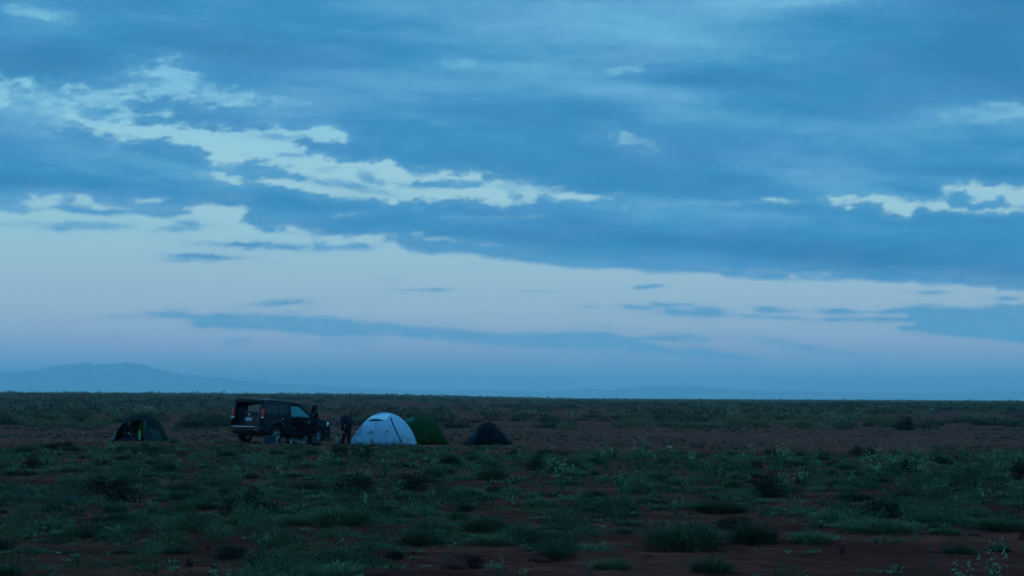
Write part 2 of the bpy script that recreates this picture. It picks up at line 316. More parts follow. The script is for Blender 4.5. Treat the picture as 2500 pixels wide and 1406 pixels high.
# ------------------------------------------------------------------ sky dome
def sky_material():
    m = bpy.data.materials.new('dusk_sky'); m.use_nodes = True; n = m.node_tree.nodes; l = m.node_tree.links
    n.remove(n['Principled BSDF'])
    def math_(op, a, b=None, clamp=False):
        k = n.new('ShaderNodeMath'); k.operation = op; k.use_clamp = clamp
        for i, q in enumerate((a, b)):
            if q is None: continue
            if isinstance(q, (int, float)): k.inputs[i].default_value = q
            else: l.new(q, k.inputs[i])
        return k.outputs[0]
    def vm(op, a, b=None, sc=None):
        k = n.new('ShaderNodeVectorMath'); k.operation = op
        for i, q in enumerate((a, b)):
            if q is None: continue
            if isinstance(q, tuple): k.inputs[i].default_value = q
            else: l.new(q, k.inputs[i])
        if sc is not None:
            if isinstance(sc, (int, float)): k.inputs['Scale'].default_value = sc
            else: l.new(sc, k.inputs['Scale'])
        return k.outputs[0]
    def mix(f, a, b):
        k = n.new('ShaderNodeMix'); k.data_type = 'RGBA'
        for i, q in ((0, f), (6, a), (7, b)):
            if isinstance(q, tuple): k.inputs[i].default_value = (*q, 1)
            elif isinstance(q, (int, float)): k.inputs[i].default_value = q
            else: l.new(q, k.inputs[i])
        return k.outputs[2]
    def attr(nm):
        k = n.new('ShaderNodeAttribute'); k.attribute_name = nm; return k.outputs['Fac']
    geo = n.new('ShaderNodeNewGeometry')
    dirn = vm('NORMALIZE', vm('SUBTRACT', geo.outputs['Position'], (0, 0, EYE)))
    sep = n.new('ShaderNodeSeparateXYZ'); l.new(dirn, sep.inputs[0]); sz = sep.outputs[2]
    # fine wisps on top of the broad cloud cover
    mp = vm('MULTIPLY', dirn, (1, 1, 3.2))
    nz = n.new('ShaderNodeTexNoise'); l.new(mp, nz.inputs['Vector']); nz.inputs['Scale'].default_value = 62; nz.inputs['Detail'].default_value = 9; nz.inputs['Roughness'].default_value = .66; nz.inputs['Distortion'].default_value = .4
    wis = math_('SUBTRACT', nz.outputs[0], .5)
    cov = attr('cover')
    edge = math_('MULTIPLY', math_('MULTIPLY', cov, math_('SUBTRACT', 1, cov)), 6.5)
    cov = math_('ADD', cov, math_('MULTIPLY', wis, edge), clamp=True)
    tone = math_('ADD', attr('tone'), math_('MULTIPLY', wis, .75))
    cr = n.new('ShaderNodeValToRGB'); cr.color_ramp.interpolation = 'B_SPLINE'
    stops = SKY_STOPS
    cr.color_ramp.elements[0].position = 0; cr.color_ramp.elements[0].color = (*stops[0][1], 1)
    cr.color_ramp.elements[1].position = 1; cr.color_ramp.elements[1].color = (*stops[-1][1], 1)
    for e, c in stops[1:-1]:
        k = cr.color_ramp.elements.new(math.sin(R(e))/math.sin(R(30))); k.color = (*c, 1)
    l.new(math_('DIVIDE', sz, math.sin(R(30)), clamp=True), cr.inputs[0])
    dark = mix(math_('MULTIPLY', tone, -1/.6, clamp=True), CLOUD_MID, CLOUD_DARK)
    cl = mix(math_('DIVIDE', tone, 1.1, clamp=True), dark, CLOUD_PALE)
    hue = math_('ADD', math_('MULTIPLY', attr('hue'), 1.6), .2, clamp=True)
    cl = vm('ADD', cl, vm('SCALE', CLOUD_LAV, None, hue))
    low = n.new('ShaderNodeMapRange'); low.inputs[1].default_value = math.sin(R(3.6)); low.inputs[2].default_value = math.sin(R(4.8)); low.inputs[3].default_value = 1; low.inputs[4].default_value = 0
    l.new(sz, low.inputs[0]); cl = mix(low.outputs[0], cl, CLOUD_LOW)
    tgt = mix(cov, cr.outputs[0], cl)
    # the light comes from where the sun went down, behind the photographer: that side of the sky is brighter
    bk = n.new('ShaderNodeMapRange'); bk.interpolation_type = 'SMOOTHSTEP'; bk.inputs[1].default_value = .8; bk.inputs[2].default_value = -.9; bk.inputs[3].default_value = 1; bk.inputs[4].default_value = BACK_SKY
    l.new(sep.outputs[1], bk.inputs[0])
    # extra brightness added towards the unseen zenith, to lift the haze
    zn = n.new('ShaderNodeMapRange'); zn.interpolation_type = 'SMOOTHSTEP'; zn.inputs[1].default_value = .28; zn.inputs[2].default_value = .85; zn.inputs[3].default_value = 1; zn.inputs[4].default_value = ZENITH_BOOST
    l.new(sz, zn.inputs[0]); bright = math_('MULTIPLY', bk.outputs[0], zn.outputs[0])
    # the dome stands beyond the haze: allow for what the haze takes and adds, so that it arrives as meant
    path = math_('MINIMUM', math_('DIVIDE', HAZE_TOP-EYE, math_('MAXIMUM', sz, .0005)), 13500.)
    T = math_('POWER', math.e, math_('MULTIPLY', path, -HAZE_D))
    hz = vm('SCALE', HAZE_COL, None, math_('SUBTRACT', 1, T))
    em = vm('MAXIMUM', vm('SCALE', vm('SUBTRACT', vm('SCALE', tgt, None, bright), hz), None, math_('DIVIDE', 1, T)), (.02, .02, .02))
    e = n.new('ShaderNodeEmission'); l.new(em, e.inputs[0]); e.inputs[1].default_value = 1
    l.new(e.outputs[0], n['Material Output'].inputs[0])
    try: m.cycles.emission_sampling = 'NONE'
    except Exception: pass
    return m
def lin(*c):
    return tuple((v/255/12.92 if v/255 < .04045 else ((v/255+.055)/1.055)**2.4) for v in c)
SKY_STOPS = [(0, lin(76, 146, 188)), (.5, lin(74, 143, 186)), (1.0, lin(80, 147, 188)), (1.5, lin(101, 153, 192)), (2.3, lin(124, 163, 196)), (3.6, lin(142, 178, 203)),
             (5.3, lin(146, 186, 207)), (6.8, lin(144, 196, 214)), (8.8, lin(156, 201, 216)), (11, lin(138, 200, 224)), (15.6, lin(116, 190, 222)), (30, lin(95, 165, 205))]
CLOUD_DARK, CLOUD_MID, CLOUD_PALE = lin(54, 131, 180), lin(64, 143, 193), lin(106, 178, 214)
CLOUD_LAV = tuple(a-b for a, b in zip(lin(76, 148, 201), lin(68, 146, 198)))
CLOUD_LOW = lin(84, 153, 194)
BACK_SKY, ZENITH_BOOST = 1.7, 1.9
def sky_dome():
    az = np.radians(np.concatenate([np.linspace(-180, -26, 52), np.linspace(-22, 22, 820), np.linspace(26, 180, 52)]))
    el = np.radians(np.concatenate([[-12, -6, -3], np.linspace(-.8, 16.6, 330), [17, 17.6, 18.4, 20, 22, 25, 28, 32, 36, 41, 47, 54, 62, 70, 78, 84, 88, 90]]))
    A, E = np.meshgrid(az, el, indexing='ij'); D = np.stack([np.sin(A)*np.cos(E), np.cos(A)*np.cos(E), np.sin(E)], -1)
    Mi = np.array(CAM_M.to_3x3().transposed()); c = D.reshape(-1, 3) @ Mi.T
    zc = np.maximum(-c[:, 2], .62)
    px = 1250+FOC*c[:, 0]/zc; py = 703-FOC*c[:, 1]/zc
    cov, tone, hue = sky_fields(px, py)
    V = D.reshape(-1, 3)*30000+np.array([0, 0, EYE])
    na, ne = A.shape; i, j = np.meshgrid(np.arange(na-1), np.arange(ne-1), indexing='ij'); i = i.ravel(); j = j.ravel()
    F = np.stack([i*ne+j, i*ne+j+1, (i+1)*ne+j+1, (i+1)*ne+j], 1)
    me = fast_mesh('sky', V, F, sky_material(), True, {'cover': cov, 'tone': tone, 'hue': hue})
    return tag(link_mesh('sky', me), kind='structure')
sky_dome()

# ------------------------------------------------------------------ ground
def ground_material():
    m, n, l, b = nodes('red_dirt'); b.inputs['Roughness'].default_value = .95; b.inputs['Specular IOR Level'].default_value = 0
    geo = n.new('ShaderNodeNewGeometry')
    def nz(scale, det, vec=None, rough=.55):
        k = n.new('ShaderNodeTexNoise'); k.inputs['Scale'].default_value = scale; k.inputs['Detail'].default_value = det; k.inputs['Roughness'].default_value = rough
        l.new(vec or geo.outputs['Position'], k.inputs['Vector']); return k.outputs[0]
    st = n.new('ShaderNodeVectorMath'); st.operation = 'MULTIPLY'; st.inputs[1].default_value = (.28, 1, 1); l.new(geo.outputs['Position'], st.inputs[0])
    def ramp(src, stops):
        k = n.new('ShaderNodeValToRGB'); l.new(src, k.inputs[0])
        k.color_ramp.elements[0].position = stops[0][0]; k.color_ramp.elements[0].color = (*stops[0][1], 1)
        k.color_ramp.elements[1].position = stops[-1][0]; k.color_ramp.elements[1].color = (*stops[-1][1], 1)
        for p, c in stops[1:-1]: e = k.color_ramp.elements.new(p); e.color = (*c, 1)
        return k.outputs[0]
    def mix(f, a, c, mode='MIX'):
        k = n.new('ShaderNodeMix'); k.data_type = 'RGBA'; k.blend_type = mode
        for i, q in ((0, f), (6, a), (7, c)):
            if isinstance(q, tuple): k.inputs[i].default_value = (*q, 1)
            elif isinstance(q, (int, float)): k.inputs[i].default_value = q
            else: l.new(q, k.inputs[i])
        return k.outputs[2]
    base = ramp(nz(.55, 8, st.outputs[0], .62), [(.3, DIRT[0]), (.5, DIRT[1]), (.7, DIRT[2])])
    fine = ramp(nz(9, 6, st.outputs[0], .7), [(.28, (.45, .45, .45)), (.5, (1, 1, 1)), (.74, (1.6, 1.5, 1.45))])
    colr = mix(1, base, fine, 'MULTIPLY')
    # pale gravel flat behind the camp and the same soil between the far bushes
    a = n.new('ShaderNodeAttribute'); a.attribute_name = 'flat'
    grav = ramp(nz(1.3, 10, st.outputs[0], .78), [(.3, GRAVEL[0]), (.52, GRAVEL[1]), (.72, GRAVEL[2])])
    colr = mix(a.outputs['Fac'], colr, grav)
    # thin green film of seedlings
    g = n.new('ShaderNodeAttribute'); g.attribute_name = 'green'
    gm = n.new('ShaderNodeMath'); gm.operation = 'MULTIPLY'; l.new(g.outputs['Fac'], gm.inputs[0]); l.new(ramp(nz(2.2, 7, st.outputs[0], .7), [(.40, (0, 0, 0)), (.66, (.55, .55, .55))]), gm.inputs[1])
    colr = mix(gm.outputs[0], colr, (.015, .033, .0155))
    l.new(colr, b.inputs['Base Color'])
    bp = n.new('ShaderNodeBump'); bp.inputs['Strength'].default_value = .9; bp.inputs['Distance'].default_value = .05
    l.new(nz(4.5, 9, st.outputs[0], .7), bp.inputs['Height']); l.new(bp.outputs[0], b.inputs['Normal'])
    return m
DIRT = [(.044, .0105, .0078), (.102, .0215, .0145), (.20, .043, .028)]
GRAVEL = [(.060, .017, .0135), (.14, .037, .026), (.26, .071, .049)]
def cover_at(x, y):
    """how green the ground is: 0 bare, 1 closed green"""
    n1 = fbm(x/.9+50, y/1.7+20, 3, .55); n2 = fbm(x/3.2+5, y/6.5+70, 3)
    az = x/np.maximum(y, .1)
    near = S_((y-14.6-1.6*az*10)/6.)
    edge = 56.5+1.2*n2*4+4*S_((az-.1)/.2)-1.5*S_((-az-.2)/.1)
    far = 1-S_((y-edge+4)/6.)
    dens = near*far*(.50+.06*S_((y-26)/16.)) + .06
    dens = dens*np.where(y > edge+3, .45, 1)
    return S_(np.clip(dens-.04+.8*n1+.2*n2, 0, 1))*np.where(y < 62, 1, .35)
def ground():
    az = np.radians(np.concatenate([np.linspace(-180, -28, 40), np.linspace(-24, 24, 620), np.linspace(28, 180, 40)]))
    r = np.concatenate([[.02, 2, 5, 8, 10], np.geomspace(11, 130, 420), np.geomspace(134, 13200, 110)])
    A, Q = np.meshgrid(az, r, indexing='ij'); X = Q*np.sin(A); Y = Q*np.cos(A)
    Z = hgt(X, Y)
    near = 1-S_((Q-70)/60.)
    # ruts run across the foreground, clods and small hollows everywhere
    Z = Z+near*S_((Q-9)/3.)*(.028*fbm(X/1.1+3, Y/.55+9, 4, .6)+.05*np.clip(fbm(X/.9+60, Y/.5+4, 4)-.25, 0, 1)
        - .06*np.exp(-((Y-17.4-.06*X+.3*np.sin(X/3.))/.45)**2)-.05*np.exp(-((Y-18.9-.06*X)/.4)**2)+.05*np.exp(-((Y-18.1-.06*X)/.35)**2))
    na, nr = A.shape; i, j = np.meshgrid(np.arange(na-1), np.arange(nr-1), indexing='ij'); i = i.ravel(); j = j.ravel()
    F = np.stack([i*nr+j, (i+1)*nr+j, (i+1)*nr+j+1, i*nr+j+1], 1)
    V = np.stack([X, Y, Z], -1).reshape(-1, 3)
    x, y = V[:, 0], V[:, 1]
    flat = S_((y-56-3*fbm(x/8., y/4., 3))/7.)
    green = cover_at(x, y)*(y > 0)
    me = fast_mesh('ground', V, F, ground_material(), True, {'flat': flat, 'green': green})
    return tag(link_mesh('ground', me), kind='structure')
ground()

# far mountains, drowned in haze
def mountains():
    prof = [(-700, 930), (-300, 915), (0, 903), (60, 902), (100, 900), (135, 889), (165, 887), (178, 891), (190, 886), (215, 883), (240, 885), (262, 884), (280, 886), (310, 882), (335, 884),
            (365, 889), (385, 897), (410, 906), (450, 913), (520, 919), (580, 924), (640, 930), (720, 936), (800, 940), (860, 943), (950, 948), (1050, 950), (1150, 950), (1240, 950), (1300, 952),
            (1370, 951), (1450, 950), (1540, 946), (1580, 941), (1640, 940), (1700, 942), (1760, 946), (1850, 951), (1950, 952), (2100, 956), (2300, 955), (2420, 950), (2600, 948), (3000, 946)]
    d0 = 11800.
    xs = np.arange(-700, 3000, 6.); zy = np.interp(xs, [p[0] for p in prof], [p[1] for p in prof])
    zy = zy-12*np.abs(fbm(xs/16., xs*0, 5, .6))*S_((620-xs)/250.)*S_((xs-40)/80.)+2*S_((620-xs)/250.)-2*fbm(xs/20., xs*0+3, 5, .7)+2
    V = []; top = []
    for x, y in zip(xs, zy):
        p = ray(x, y); top.append((p.x*d0, EYE+p.z*d0))
    rows = 14; V = []
    for (x, z) in top:
        for k in range(rows):
            t = k/(rows-1)*2-1
            zz = z*(1-abs(t)**1.3) if t < 1 else 0
            zz = zz+(0 if abs(t) in (0, 1) else 14*mnoise.noise(Vector((x/180., t*4, 0))))
            V.append((x*(1+t*.045), d0*(1+t*.045)+0, max(zz, -5) if abs(t) < 1 else -5))
    n = len(top); F = np.array([(i*rows+k, (i+1)*rows+k, (i+1)*rows+k+1, i*rows+k+1) for i in range(n-1) for k in range(rows-1)])
    me = fast_mesh('mountains', np.array(V), F, mat('mountain_rock', (.32, .3, .3), .95, scale=.01, var=.3), True)
    tag(link_mesh('mountains', me), kind='structure')
mountains()

def haze():
    m = bpy.data.materials.new('evening_haze'); m.use_nodes = True; n = m.node_tree.nodes; l = m.node_tree.links
    n.remove(n['Principled BSDF'])
    v = n.new('ShaderNodeVolumePrincipled'); v.inputs['Color'].default_value = (.88, 1, .98, 1); v.inputs['Density'].default_value = HAZE_D
    v.inputs['Anisotropy'].default_value = .1
    l.new(v.outputs[0], n['Material Output'].inputs['Volume'])
    b = MB(); b.box((0, 0, (HAZE_TOP-8)/2), (28200, 28200, HAZE_TOP+8)); o = b.build('haze', m); tag(o, kind='stuff')
haze()
# ------------------------------------------------------------------ tents
def resample(pts, n):
    P = np.array(pts, float); d = np.concatenate([[0], np.cumsum(np.hypot(*np.diff(P, axis=0).T))]); t = np.linspace(0, d[-1], n)
    # smooth the corners a little
    X = np.interp(t, d, P[:, 0]); Z = np.interp(t, d, P[:, 1])
    for _ in range(2):
        X[1:-1] = (X[:-2]+2*X[1:-1]+X[2:])/4; Z[1:-1] = (Z[:-2]+2*Z[1:-1]+Z[2:])/4
    return X, Z
class Tent:
    """a fabric dome: silhouette from the side that faces the camera, bulging depth front and back"""
    def __init__(s, name, base_px, sil_px, depth, label, yaw=0, q=.62, sag=.02, hem=.0, seed=1):
        s.loc = gp(*base_px); s.d = s.loc.y; k = s.d/FOC
        s.k = k; s.b = base_px
        s.pts = [s.m(x, y) for x, y in sil_px]
        s.X, s.Z = resample(s.pts, 90)
        s.Z = np.maximum(s.Z, .0)
        s.D = depth; s.q = q; s.sag = sag; s.seed = seed; s.hem = hem
        s.x0, s.x1 = s.X[0], s.X[-1]
        s.root = empty(name, s.loc, (0, 0, yaw), label=label, category='tent')
    def m(s, x, y): return ((x-s.b[0])*s.k, (s.b[1]-y)*s.k)
    def depth(s, x):
        c = (s.x0+s.x1)/2; h = (s.x1-s.x0)/2
        return s.D*max(.0, 1-abs((x-c)/h)**2.6)**.55
    def zt(s, x): return float(np.interp(x, s.X, s.Z))
    def wr(s, x, z, sgn):
        w = mnoise.noise(Vector((x*3.2+s.seed, z*2.1-x*1.5, sgn)))*.5+mnoise.noise(Vector((x*9+z*7, z*3, s.seed+sgn)))*.22
        fd = math.sin((x*1.1-z*1.5)*17+3*w)*max(0, 1-z*2.2)*.25+math.sin((x*.9+z*1.9)*13+s.seed)*max(0, 1-z*1.6)*.18
        return (w+fd)*s.sag*1.1
    def front(s, x, z, off=0, sgn=-1):
        t = min(1, max(0, z/max(s.zt(x), 1e-3))); sa = t**(1/s.q); ca = math.sqrt(max(0, 1-sa*sa))
        y = s.depth(x)*ca+s.wr(x, z, sgn)*(1-t)*1.5+off
        return Vector((x, sgn*y, z))
    def shell(s, name, m, drop=None, thick=.006, nu=90, nv=50, inset=0):
        b = MB()
        def fn(u, v):
            i = u*(len(s.X)-1); a = int(min(i, len(s.X)-2)); f = i-a
            x = s.X[a]*(1-f)+s.X[a+1]*f; zt = s.Z[a]*(1-f)+s.Z[a+1]*f
            an = PI*v; c, sn = math.cos(an), math.sin(an)
            z = zt*abs(sn)**s.q*(1-inset); sgn = -1 if c > 0 else 1
            y = sgn*abs(c)*s.depth(x)*(1-inset)
            x = x*(1-inset)+ (s.x0+s.x1)/2*inset
            t = z/max(zt, 1e-3)
            y += sgn*s.wr(x, z, sgn)*(1-t)*1.5
            if s.hem and z < .12: z = z+max(0, s.hem*(.5+mnoise.noise(Vector((x*2.2, sgn*4, s.seed)))))*(1-z/.12)
            return Vector((x, y, z))
        def dr(u, v):
            if drop is None: return False
            p = fn(u, v); return drop(p)
        b.grid(nu, nv, fn, dr)
        return b.build(name, m, s.root, thick=thick)
    def patch(s, name, px_poly, m, off=.02, thick=.004, n=14, parent=None, sgn=-1):
        """a four-cornered panel lying on the front, corners given as seen"""
        P = [s.m(*p) for p in px_poly]
        b = MB()
        def fn(u, v):
            a = np.array(P[0])*(1-u)*(1-v)+np.array(P[1])*u*(1-v)+np.array(P[2])*u*v+np.array(P[3])*(1-u)*v
            return s.front(float(a[0]), float(a[1]), off, sgn)
        b.grid(n, n, fn)
        return b.build(name, m, parent or s.root, thick=thick)
    def line(s, name, px_pts, r, m, off=.012, sgn=-1, n=24):
        P = np.array([s.m(*p) for p in px_pts]); t = np.linspace(0, len(P)-1, n)
        xs = np.interp(t, range(len(P)), P[:, 0]); zs = np.interp(t, range(len(P)), P[:, 1])
        b = MB(); b.tube([s.front(x, z, off, sgn) for x, z in zip(xs, zs)], r, 6); return b.build(name, m, s.root)
    def peg_line(s, a, bpt, m, parent=None):
        b = MB(); b.tube([a, bpt], .004, 5); return b.build('guy_line', m, s.root)

M_WHITE = mat('white_tent_fabric', (.235, .30, .37), .6, scale=3, var=.07)
M_WHITE2 = mat('white_tent_canopy', (.42, .48, .51), .55, scale=3, var=.05)
M_SIDE = mat('blue_grey_mesh', (.15, .19, .24), .8, scale=30, var=.2)
M_BLACKT = mat('black_webbing', (.012, .014, .018), .7)
M_TEXT = mat('navy_print', (.02, .03, .06), .7)
M_GREEN = mat('green_tent_fabric', (.004, .026, .005), .7, scale=2.5, spec=.04, var=.22)
M_GREEN2 = mat('pale_teal_fabric', (.02, .075, .06), .7, scale=2.5, spec=.04, var=.15)
M_DTEAL = mat('dark_teal_tent_fabric', (.004, .012, .009), .75, spec=.03, scale=3, var=.2)
M_TEAL2 = mat('teal_tent_panel', (.010, .034, .030), .6, scale=3, var=.15)
M_YG = mat('yellow_green_inner_tent', (.04, .12, .008), .7, scale=3, var=.2)
M_SLATE = mat('slate_tent_fabric', (.003, .0035, .005), .7, scale=2.5, spec=.04, var=.2)
M_SLATE2 = mat('slate_blue_tent_fabric', (.008, .016, .022), .7, scale=2.5, spec=.04, var=.15)
M_FLOOR = mat('black_groundsheet', (.006, .006, .01), .8)

def white_tent():
    t = Tent('dome_tent', (938, 1086), [(856, 1086), (862, 1066), (873, 1050), (884, 1037), (893, 1027), (905, 1017), (920, 1010), (938, 1007), (955, 1009), (972, 1016), (985, 1026), (997, 1040), (1006, 1054), (1013, 1069), (1018, 1086)],
             1.05, 'white dome tent with a dark pole sleeve and a printed mark, beside the bending person', yaw=R(-4), sag=.085, hem=.08, seed=3)
    t.shell('fly', M_WHITE)
    t.patch('top_canopy', [(896, 1027), (950, 1025), (955, 1010), (908, 1016)], M_WHITE2, .012, n=18)
    t.patch('side_panel', [(861, 1066), (891, 1061), (893, 1031), (889, 1034)], M_SIDE, .015)
    # vent awning: a curved brim that stands out over a dark opening
    t.patch('vent_opening', [(900, 1027.5), (945, 1025.5), (926, 1021), (920, 1021)], M_FLOOR, .018, n=10)
    b = MB(); A = [t.m(897, 1027.5), t.m(921, 1021.3), t.m(947, 1025)]
    def brim(u, v):
        w = [(1-u)**2, 2*u*(1-u), u*u]; x = sum(w[i]*A[i][0] for i in range(3)); z = sum(w[i]*A[i][1] for i in range(3))+.05*math.sin(PI*u)
        p = t.front(x, z, .02+.13*math.sin(PI*u)*v); p.z = z+.06*math.sin(PI*u)*(1-v)-.02*v; return p
    b.grid(16, 5, brim); b.build('vent_awning', M_WHITE2, t.root, thick=.006)
    t.patch('pole_sleeve', [(956.6, 1018), (958.8, 1017.4), (992, 1083), (989.8, 1083)], M_BLACKT, .024, n=26)
    t.line('seam', [(948, 1024), (952, 1045), (957, 1084)], .008, M_WHITE2, .012)
    t.line('seam', [(893, 1029), (891, 1048), (890, 1061)], .009, M_WHITE2, .02)
    t.line('seam', [(861, 1066.5), (876, 1064), (891, 1061)], .012, M_WHITE2, .02)
    b = MB(); p = t.m(953.5, 1051); b.lathe([(0, -.02), (.03, -.015), (.035, 0), (.03, .015), (0, .02)], t.front(p[0], p[1], .03), 'y', 10); b.build('toggle', M_BLACKT, t.root)
    # printed mark: a little tent shape over a line of lettering
    b = MB(); cx, cz = t.m(914, 1052.4)
    pts = [(-.075, -.03), (.075, -.022), (.055, .012), (0, .045), (-.055, .005)]
    b.poly(pts, [], lambda u, v: t.front(cx+u, cz+v, .024)); b.build('printed_mark', M_TEXT, t.root, thick=.002)
    fc = bpy.data.curves.new('lettering', 'FONT'); fc.body = 'Naturehike'; fc.size = .085; fc.align_x = 'CENTER'; fc.extrude = .001; fc.space_character = 1.0
    fo = bpy.data.objects.new('tmp', fc); COL.objects.link(fo); dg = bpy.context.evaluated_depsgraph_get()
    me = bpy.data.meshes.new_from_object(fo.evaluated_get(dg)); bpy.data.objects.remove(fo); me.name = 'lettering'; me.materials.clear(); me.materials.append(M_TEXT)
    c2 = t.m(913, 1057.6)
    for v in me.vertices:
        q = t.front(c2[0]+v.co.x*.96, c2[1]+v.co.y, .024+v.co.z); v.co = q
    o = bpy.data.objects.new('lettering', me); COL.objects.link(o); o.parent = t.root
    for a, c in (((1008, 1062), (1.75, -.55)), ((871, 1056), (-1.75, -.6)), ((925, 1024), (-.3, -1.9))):
        p = t.m(*a); b = MB(); b.tube([t.front(p[0], p[1], .0), Vector((c[0], c[1], .0))], .004, 4); b.tube([Vector((c[0], c[1], .08)), Vector((c[0]*1.01, c[1]*1.01, -.04))], .008, 5); b.build('guy_line', M_BLACKT, t.root)
    t.shell('inner_tent', M_SIDE, inset=.07, nu=30, nv=20)
    b = MB(); b.box((0, 0, .012), ((t.x1-t.x0)*.93, t.D*1.6, .02)); b.build('groundsheet', M_FLOOR, t.root)
white_tent()
def green_tent():
    t = Tent('dome_tent', (1036, 1087), [(972, 1087), (976, 1060), (984, 1035), (992, 1024), (1003, 1020), (1020, 1019), (1040, 1020.5), (1054, 1023), (1063, 1028), (1069, 1040), (1078, 1056), (1088, 1071), (1099, 1087)],
             .95, 'dark green domed tent half hidden behind the white tent', yaw=R(6), sag=.08, hem=.02, seed=8)
    t.root.location.y += 1.9; t.root.location.x += 1.9*(t.loc.x/t.loc.y); t.root.location.z = float(hgt(t.root.location.x, t.root.location.y))
    t.root.scale = (1.02, 1, 1.02)
    t.shell('fly', M_GREEN)
    t.patch('pale_panel', [(979, 1040), (1006, 1030), (1012, 1021), (992, 1025)], M_GREEN2, .014)
    t.line('pole_sleeve', [(1062.5, 1029), (1072, 1045), (1084, 1066), (1096, 1086)], .018, M_BLACKT, .01)
    t.line('seam', [(1012, 1021), (1016, 1045), (1030, 1086)], .008, M_GREEN, .012)
    t.shell('inner_tent', M_FLOOR, inset=.08, nu=30, nv=20)
    b = MB(); b.tube([t.front(*t.m(1090, 1075), .0), Vector((1.75, -.75, .02))], .006, 5); b.build('guy_line', M_BLACKT, t.root)
green_tent()
def dark_tent():
    t = Tent('dome_tent', (1190, 1085), [(1127, 1085.5), (1140, 1073), (1150, 1063), (1158, 1055), (1166, 1043), (1174, 1035.5), (1184, 1030.5), (1195, 1029), (1204, 1032.5), (1214, 1041), (1226, 1056), (1239, 1070), (1252, 1082)],
             .8, 'small dark slate tent standing alone, rightmost of the four', yaw=R(5), sag=.045, hem=.03, seed=12)
    t.shell('fly', M_SLATE)
    t.patch('side_panel', [(1133, 1082), (1152, 1082), (1167, 1046), (1160, 1053)], M_SLATE2, .014)
    t.patch('side_panel', [(1222, 1058), (1232, 1064), (1212, 1038), (1205, 1034)], M_SLATE2, .014)
    t.patch('door_panel', [(1202, 1068), (1222, 1074), (1211, 1046), (1201, 1046)], M_FLOOR, .016)
    t.line('seam', [(1193, 1032), (1195, 1055), (1196, 1084)], .008, M_SLATE2, .012)
    t.line('pole_sleeve', [(1184, 1032), (1170, 1046), (1160, 1066), (1154, 1083)], .013, M_BLACKT, .012)
    t.line('pole_sleeve', [(1204, 1034), (1218, 1050), (1236, 1072)], .013, M_BLACKT, .012)
    b = MB()
    for i in range(5): b.tube([(-1.15+.2*i, -.55-.02*i, .012), (-1.13+.2*i, -.57, .05)], .012, 5)
    b.build('peg', mat('orange_peg', (.4, .06, .03), .6), t.root)
    t.shell('inner_tent', M_FLOOR, inset=.08, nu=30, nv=20)
dark_tent()
def open_tent():
    t = Tent('dome_tent', (343, 1074.5), [(273, 1074.5), (281, 1063), (289, 1051), (294, 1037), (302, 1026), (313, 1018), (328, 1012.5), (345, 1010), (360, 1012), (373, 1018), (385, 1029), (394, 1045), (402, 1060), (412, 1074)],
             .98, 'dark green tent with its door open and a person sitting inside', yaw=R(3), sag=.045, hem=.02, seed=21)
    door = [t.m(*p) for p in [(289, 1080), (291, 1064), (297, 1050), (306, 1038), (322, 1029), (340, 1025), (356, 1025.5), (364, 1036), (371, 1050), (376, 1064), (379, 1080)]]
    D = np.array(door)
    def inside(p):
        if p.y > 0: return False
        return float(inside_poly(np.array([p.x]), np.array([p.z]), [tuple(q) for q in door], 9)[0]) > 0
    t.shell('fly', M_DTEAL, drop=inside, nu=140, nv=90)
    b = MB(); b.tube([t.front(x, max(z, 0), .01) for x, z in door], .016, 6, False); b.build('door_hem', M_DTEAL, t.root)
    t.patch('side_panel', [(376, 1072), (404, 1073), (391, 1049), (370, 1040)], M_TEAL2, .014)
    t.patch('side_panel', [(276, 1073), (288, 1073), (292, 1052), (287, 1056)], mat('pale_teal_flap', (.02, .10, .10), .6), .016)
    t.patch('side_panel', [(296, 1046), (302, 1040), (308, 1028), (300, 1032)], M_TEAL2, .014)
    t.patch('vent_awning', [(358, 1024), (376, 1025), (371, 1020), (360, 1019)], M_FLOOR, .02)
    # folded back door flap, hanging from the right of the opening
    b = MB()
    def flap(u, v):
        x, z = np.array(t.m(358, 1028))*(1-v)+np.array(t.m(363+13*u, 1073))*v if True else (0, 0)
        x += u*.12*(1-v)
        p = t.front(float(x), float(max(z, .01)), .03+.05*math.sin(u*9+v*2)*v); return p
    b.grid(14, 14, flap); b.build('door_flap', M_TEAL2, t.root, thick=.005)
    # inner tent, its yellow-green wall seen through the door
    t.shell('inner_tent', mat('dark_inner_tent', (.01, .028, .012), .8), inset=.1, nu=60, nv=40, drop=lambda p: p.y < -.15)
    b = MB()
    def wall(u, v):
        x, z = np.array(t.m(332, 1070))*(1-u)*(1-v)+np.array(t.m(352, 1070))*u*(1-v)+np.array(t.m(350, 1030))*u*v+np.array(t.m(342, 1030))*(1-u)*v
        return Vector((x, -.1+.03*math.sin(u*7), z))
    b.grid(10, 12, wall); b.build('inner_wall', M_YG, t.root, thick=.005)
    b = MB(); b.box((.0, 0, .012), ((t.x1-t.x0)*.92, t.D*1.85, .02)); b.build('groundsheet', M_FLOOR, t.root)
    return t
OT = open_tent()

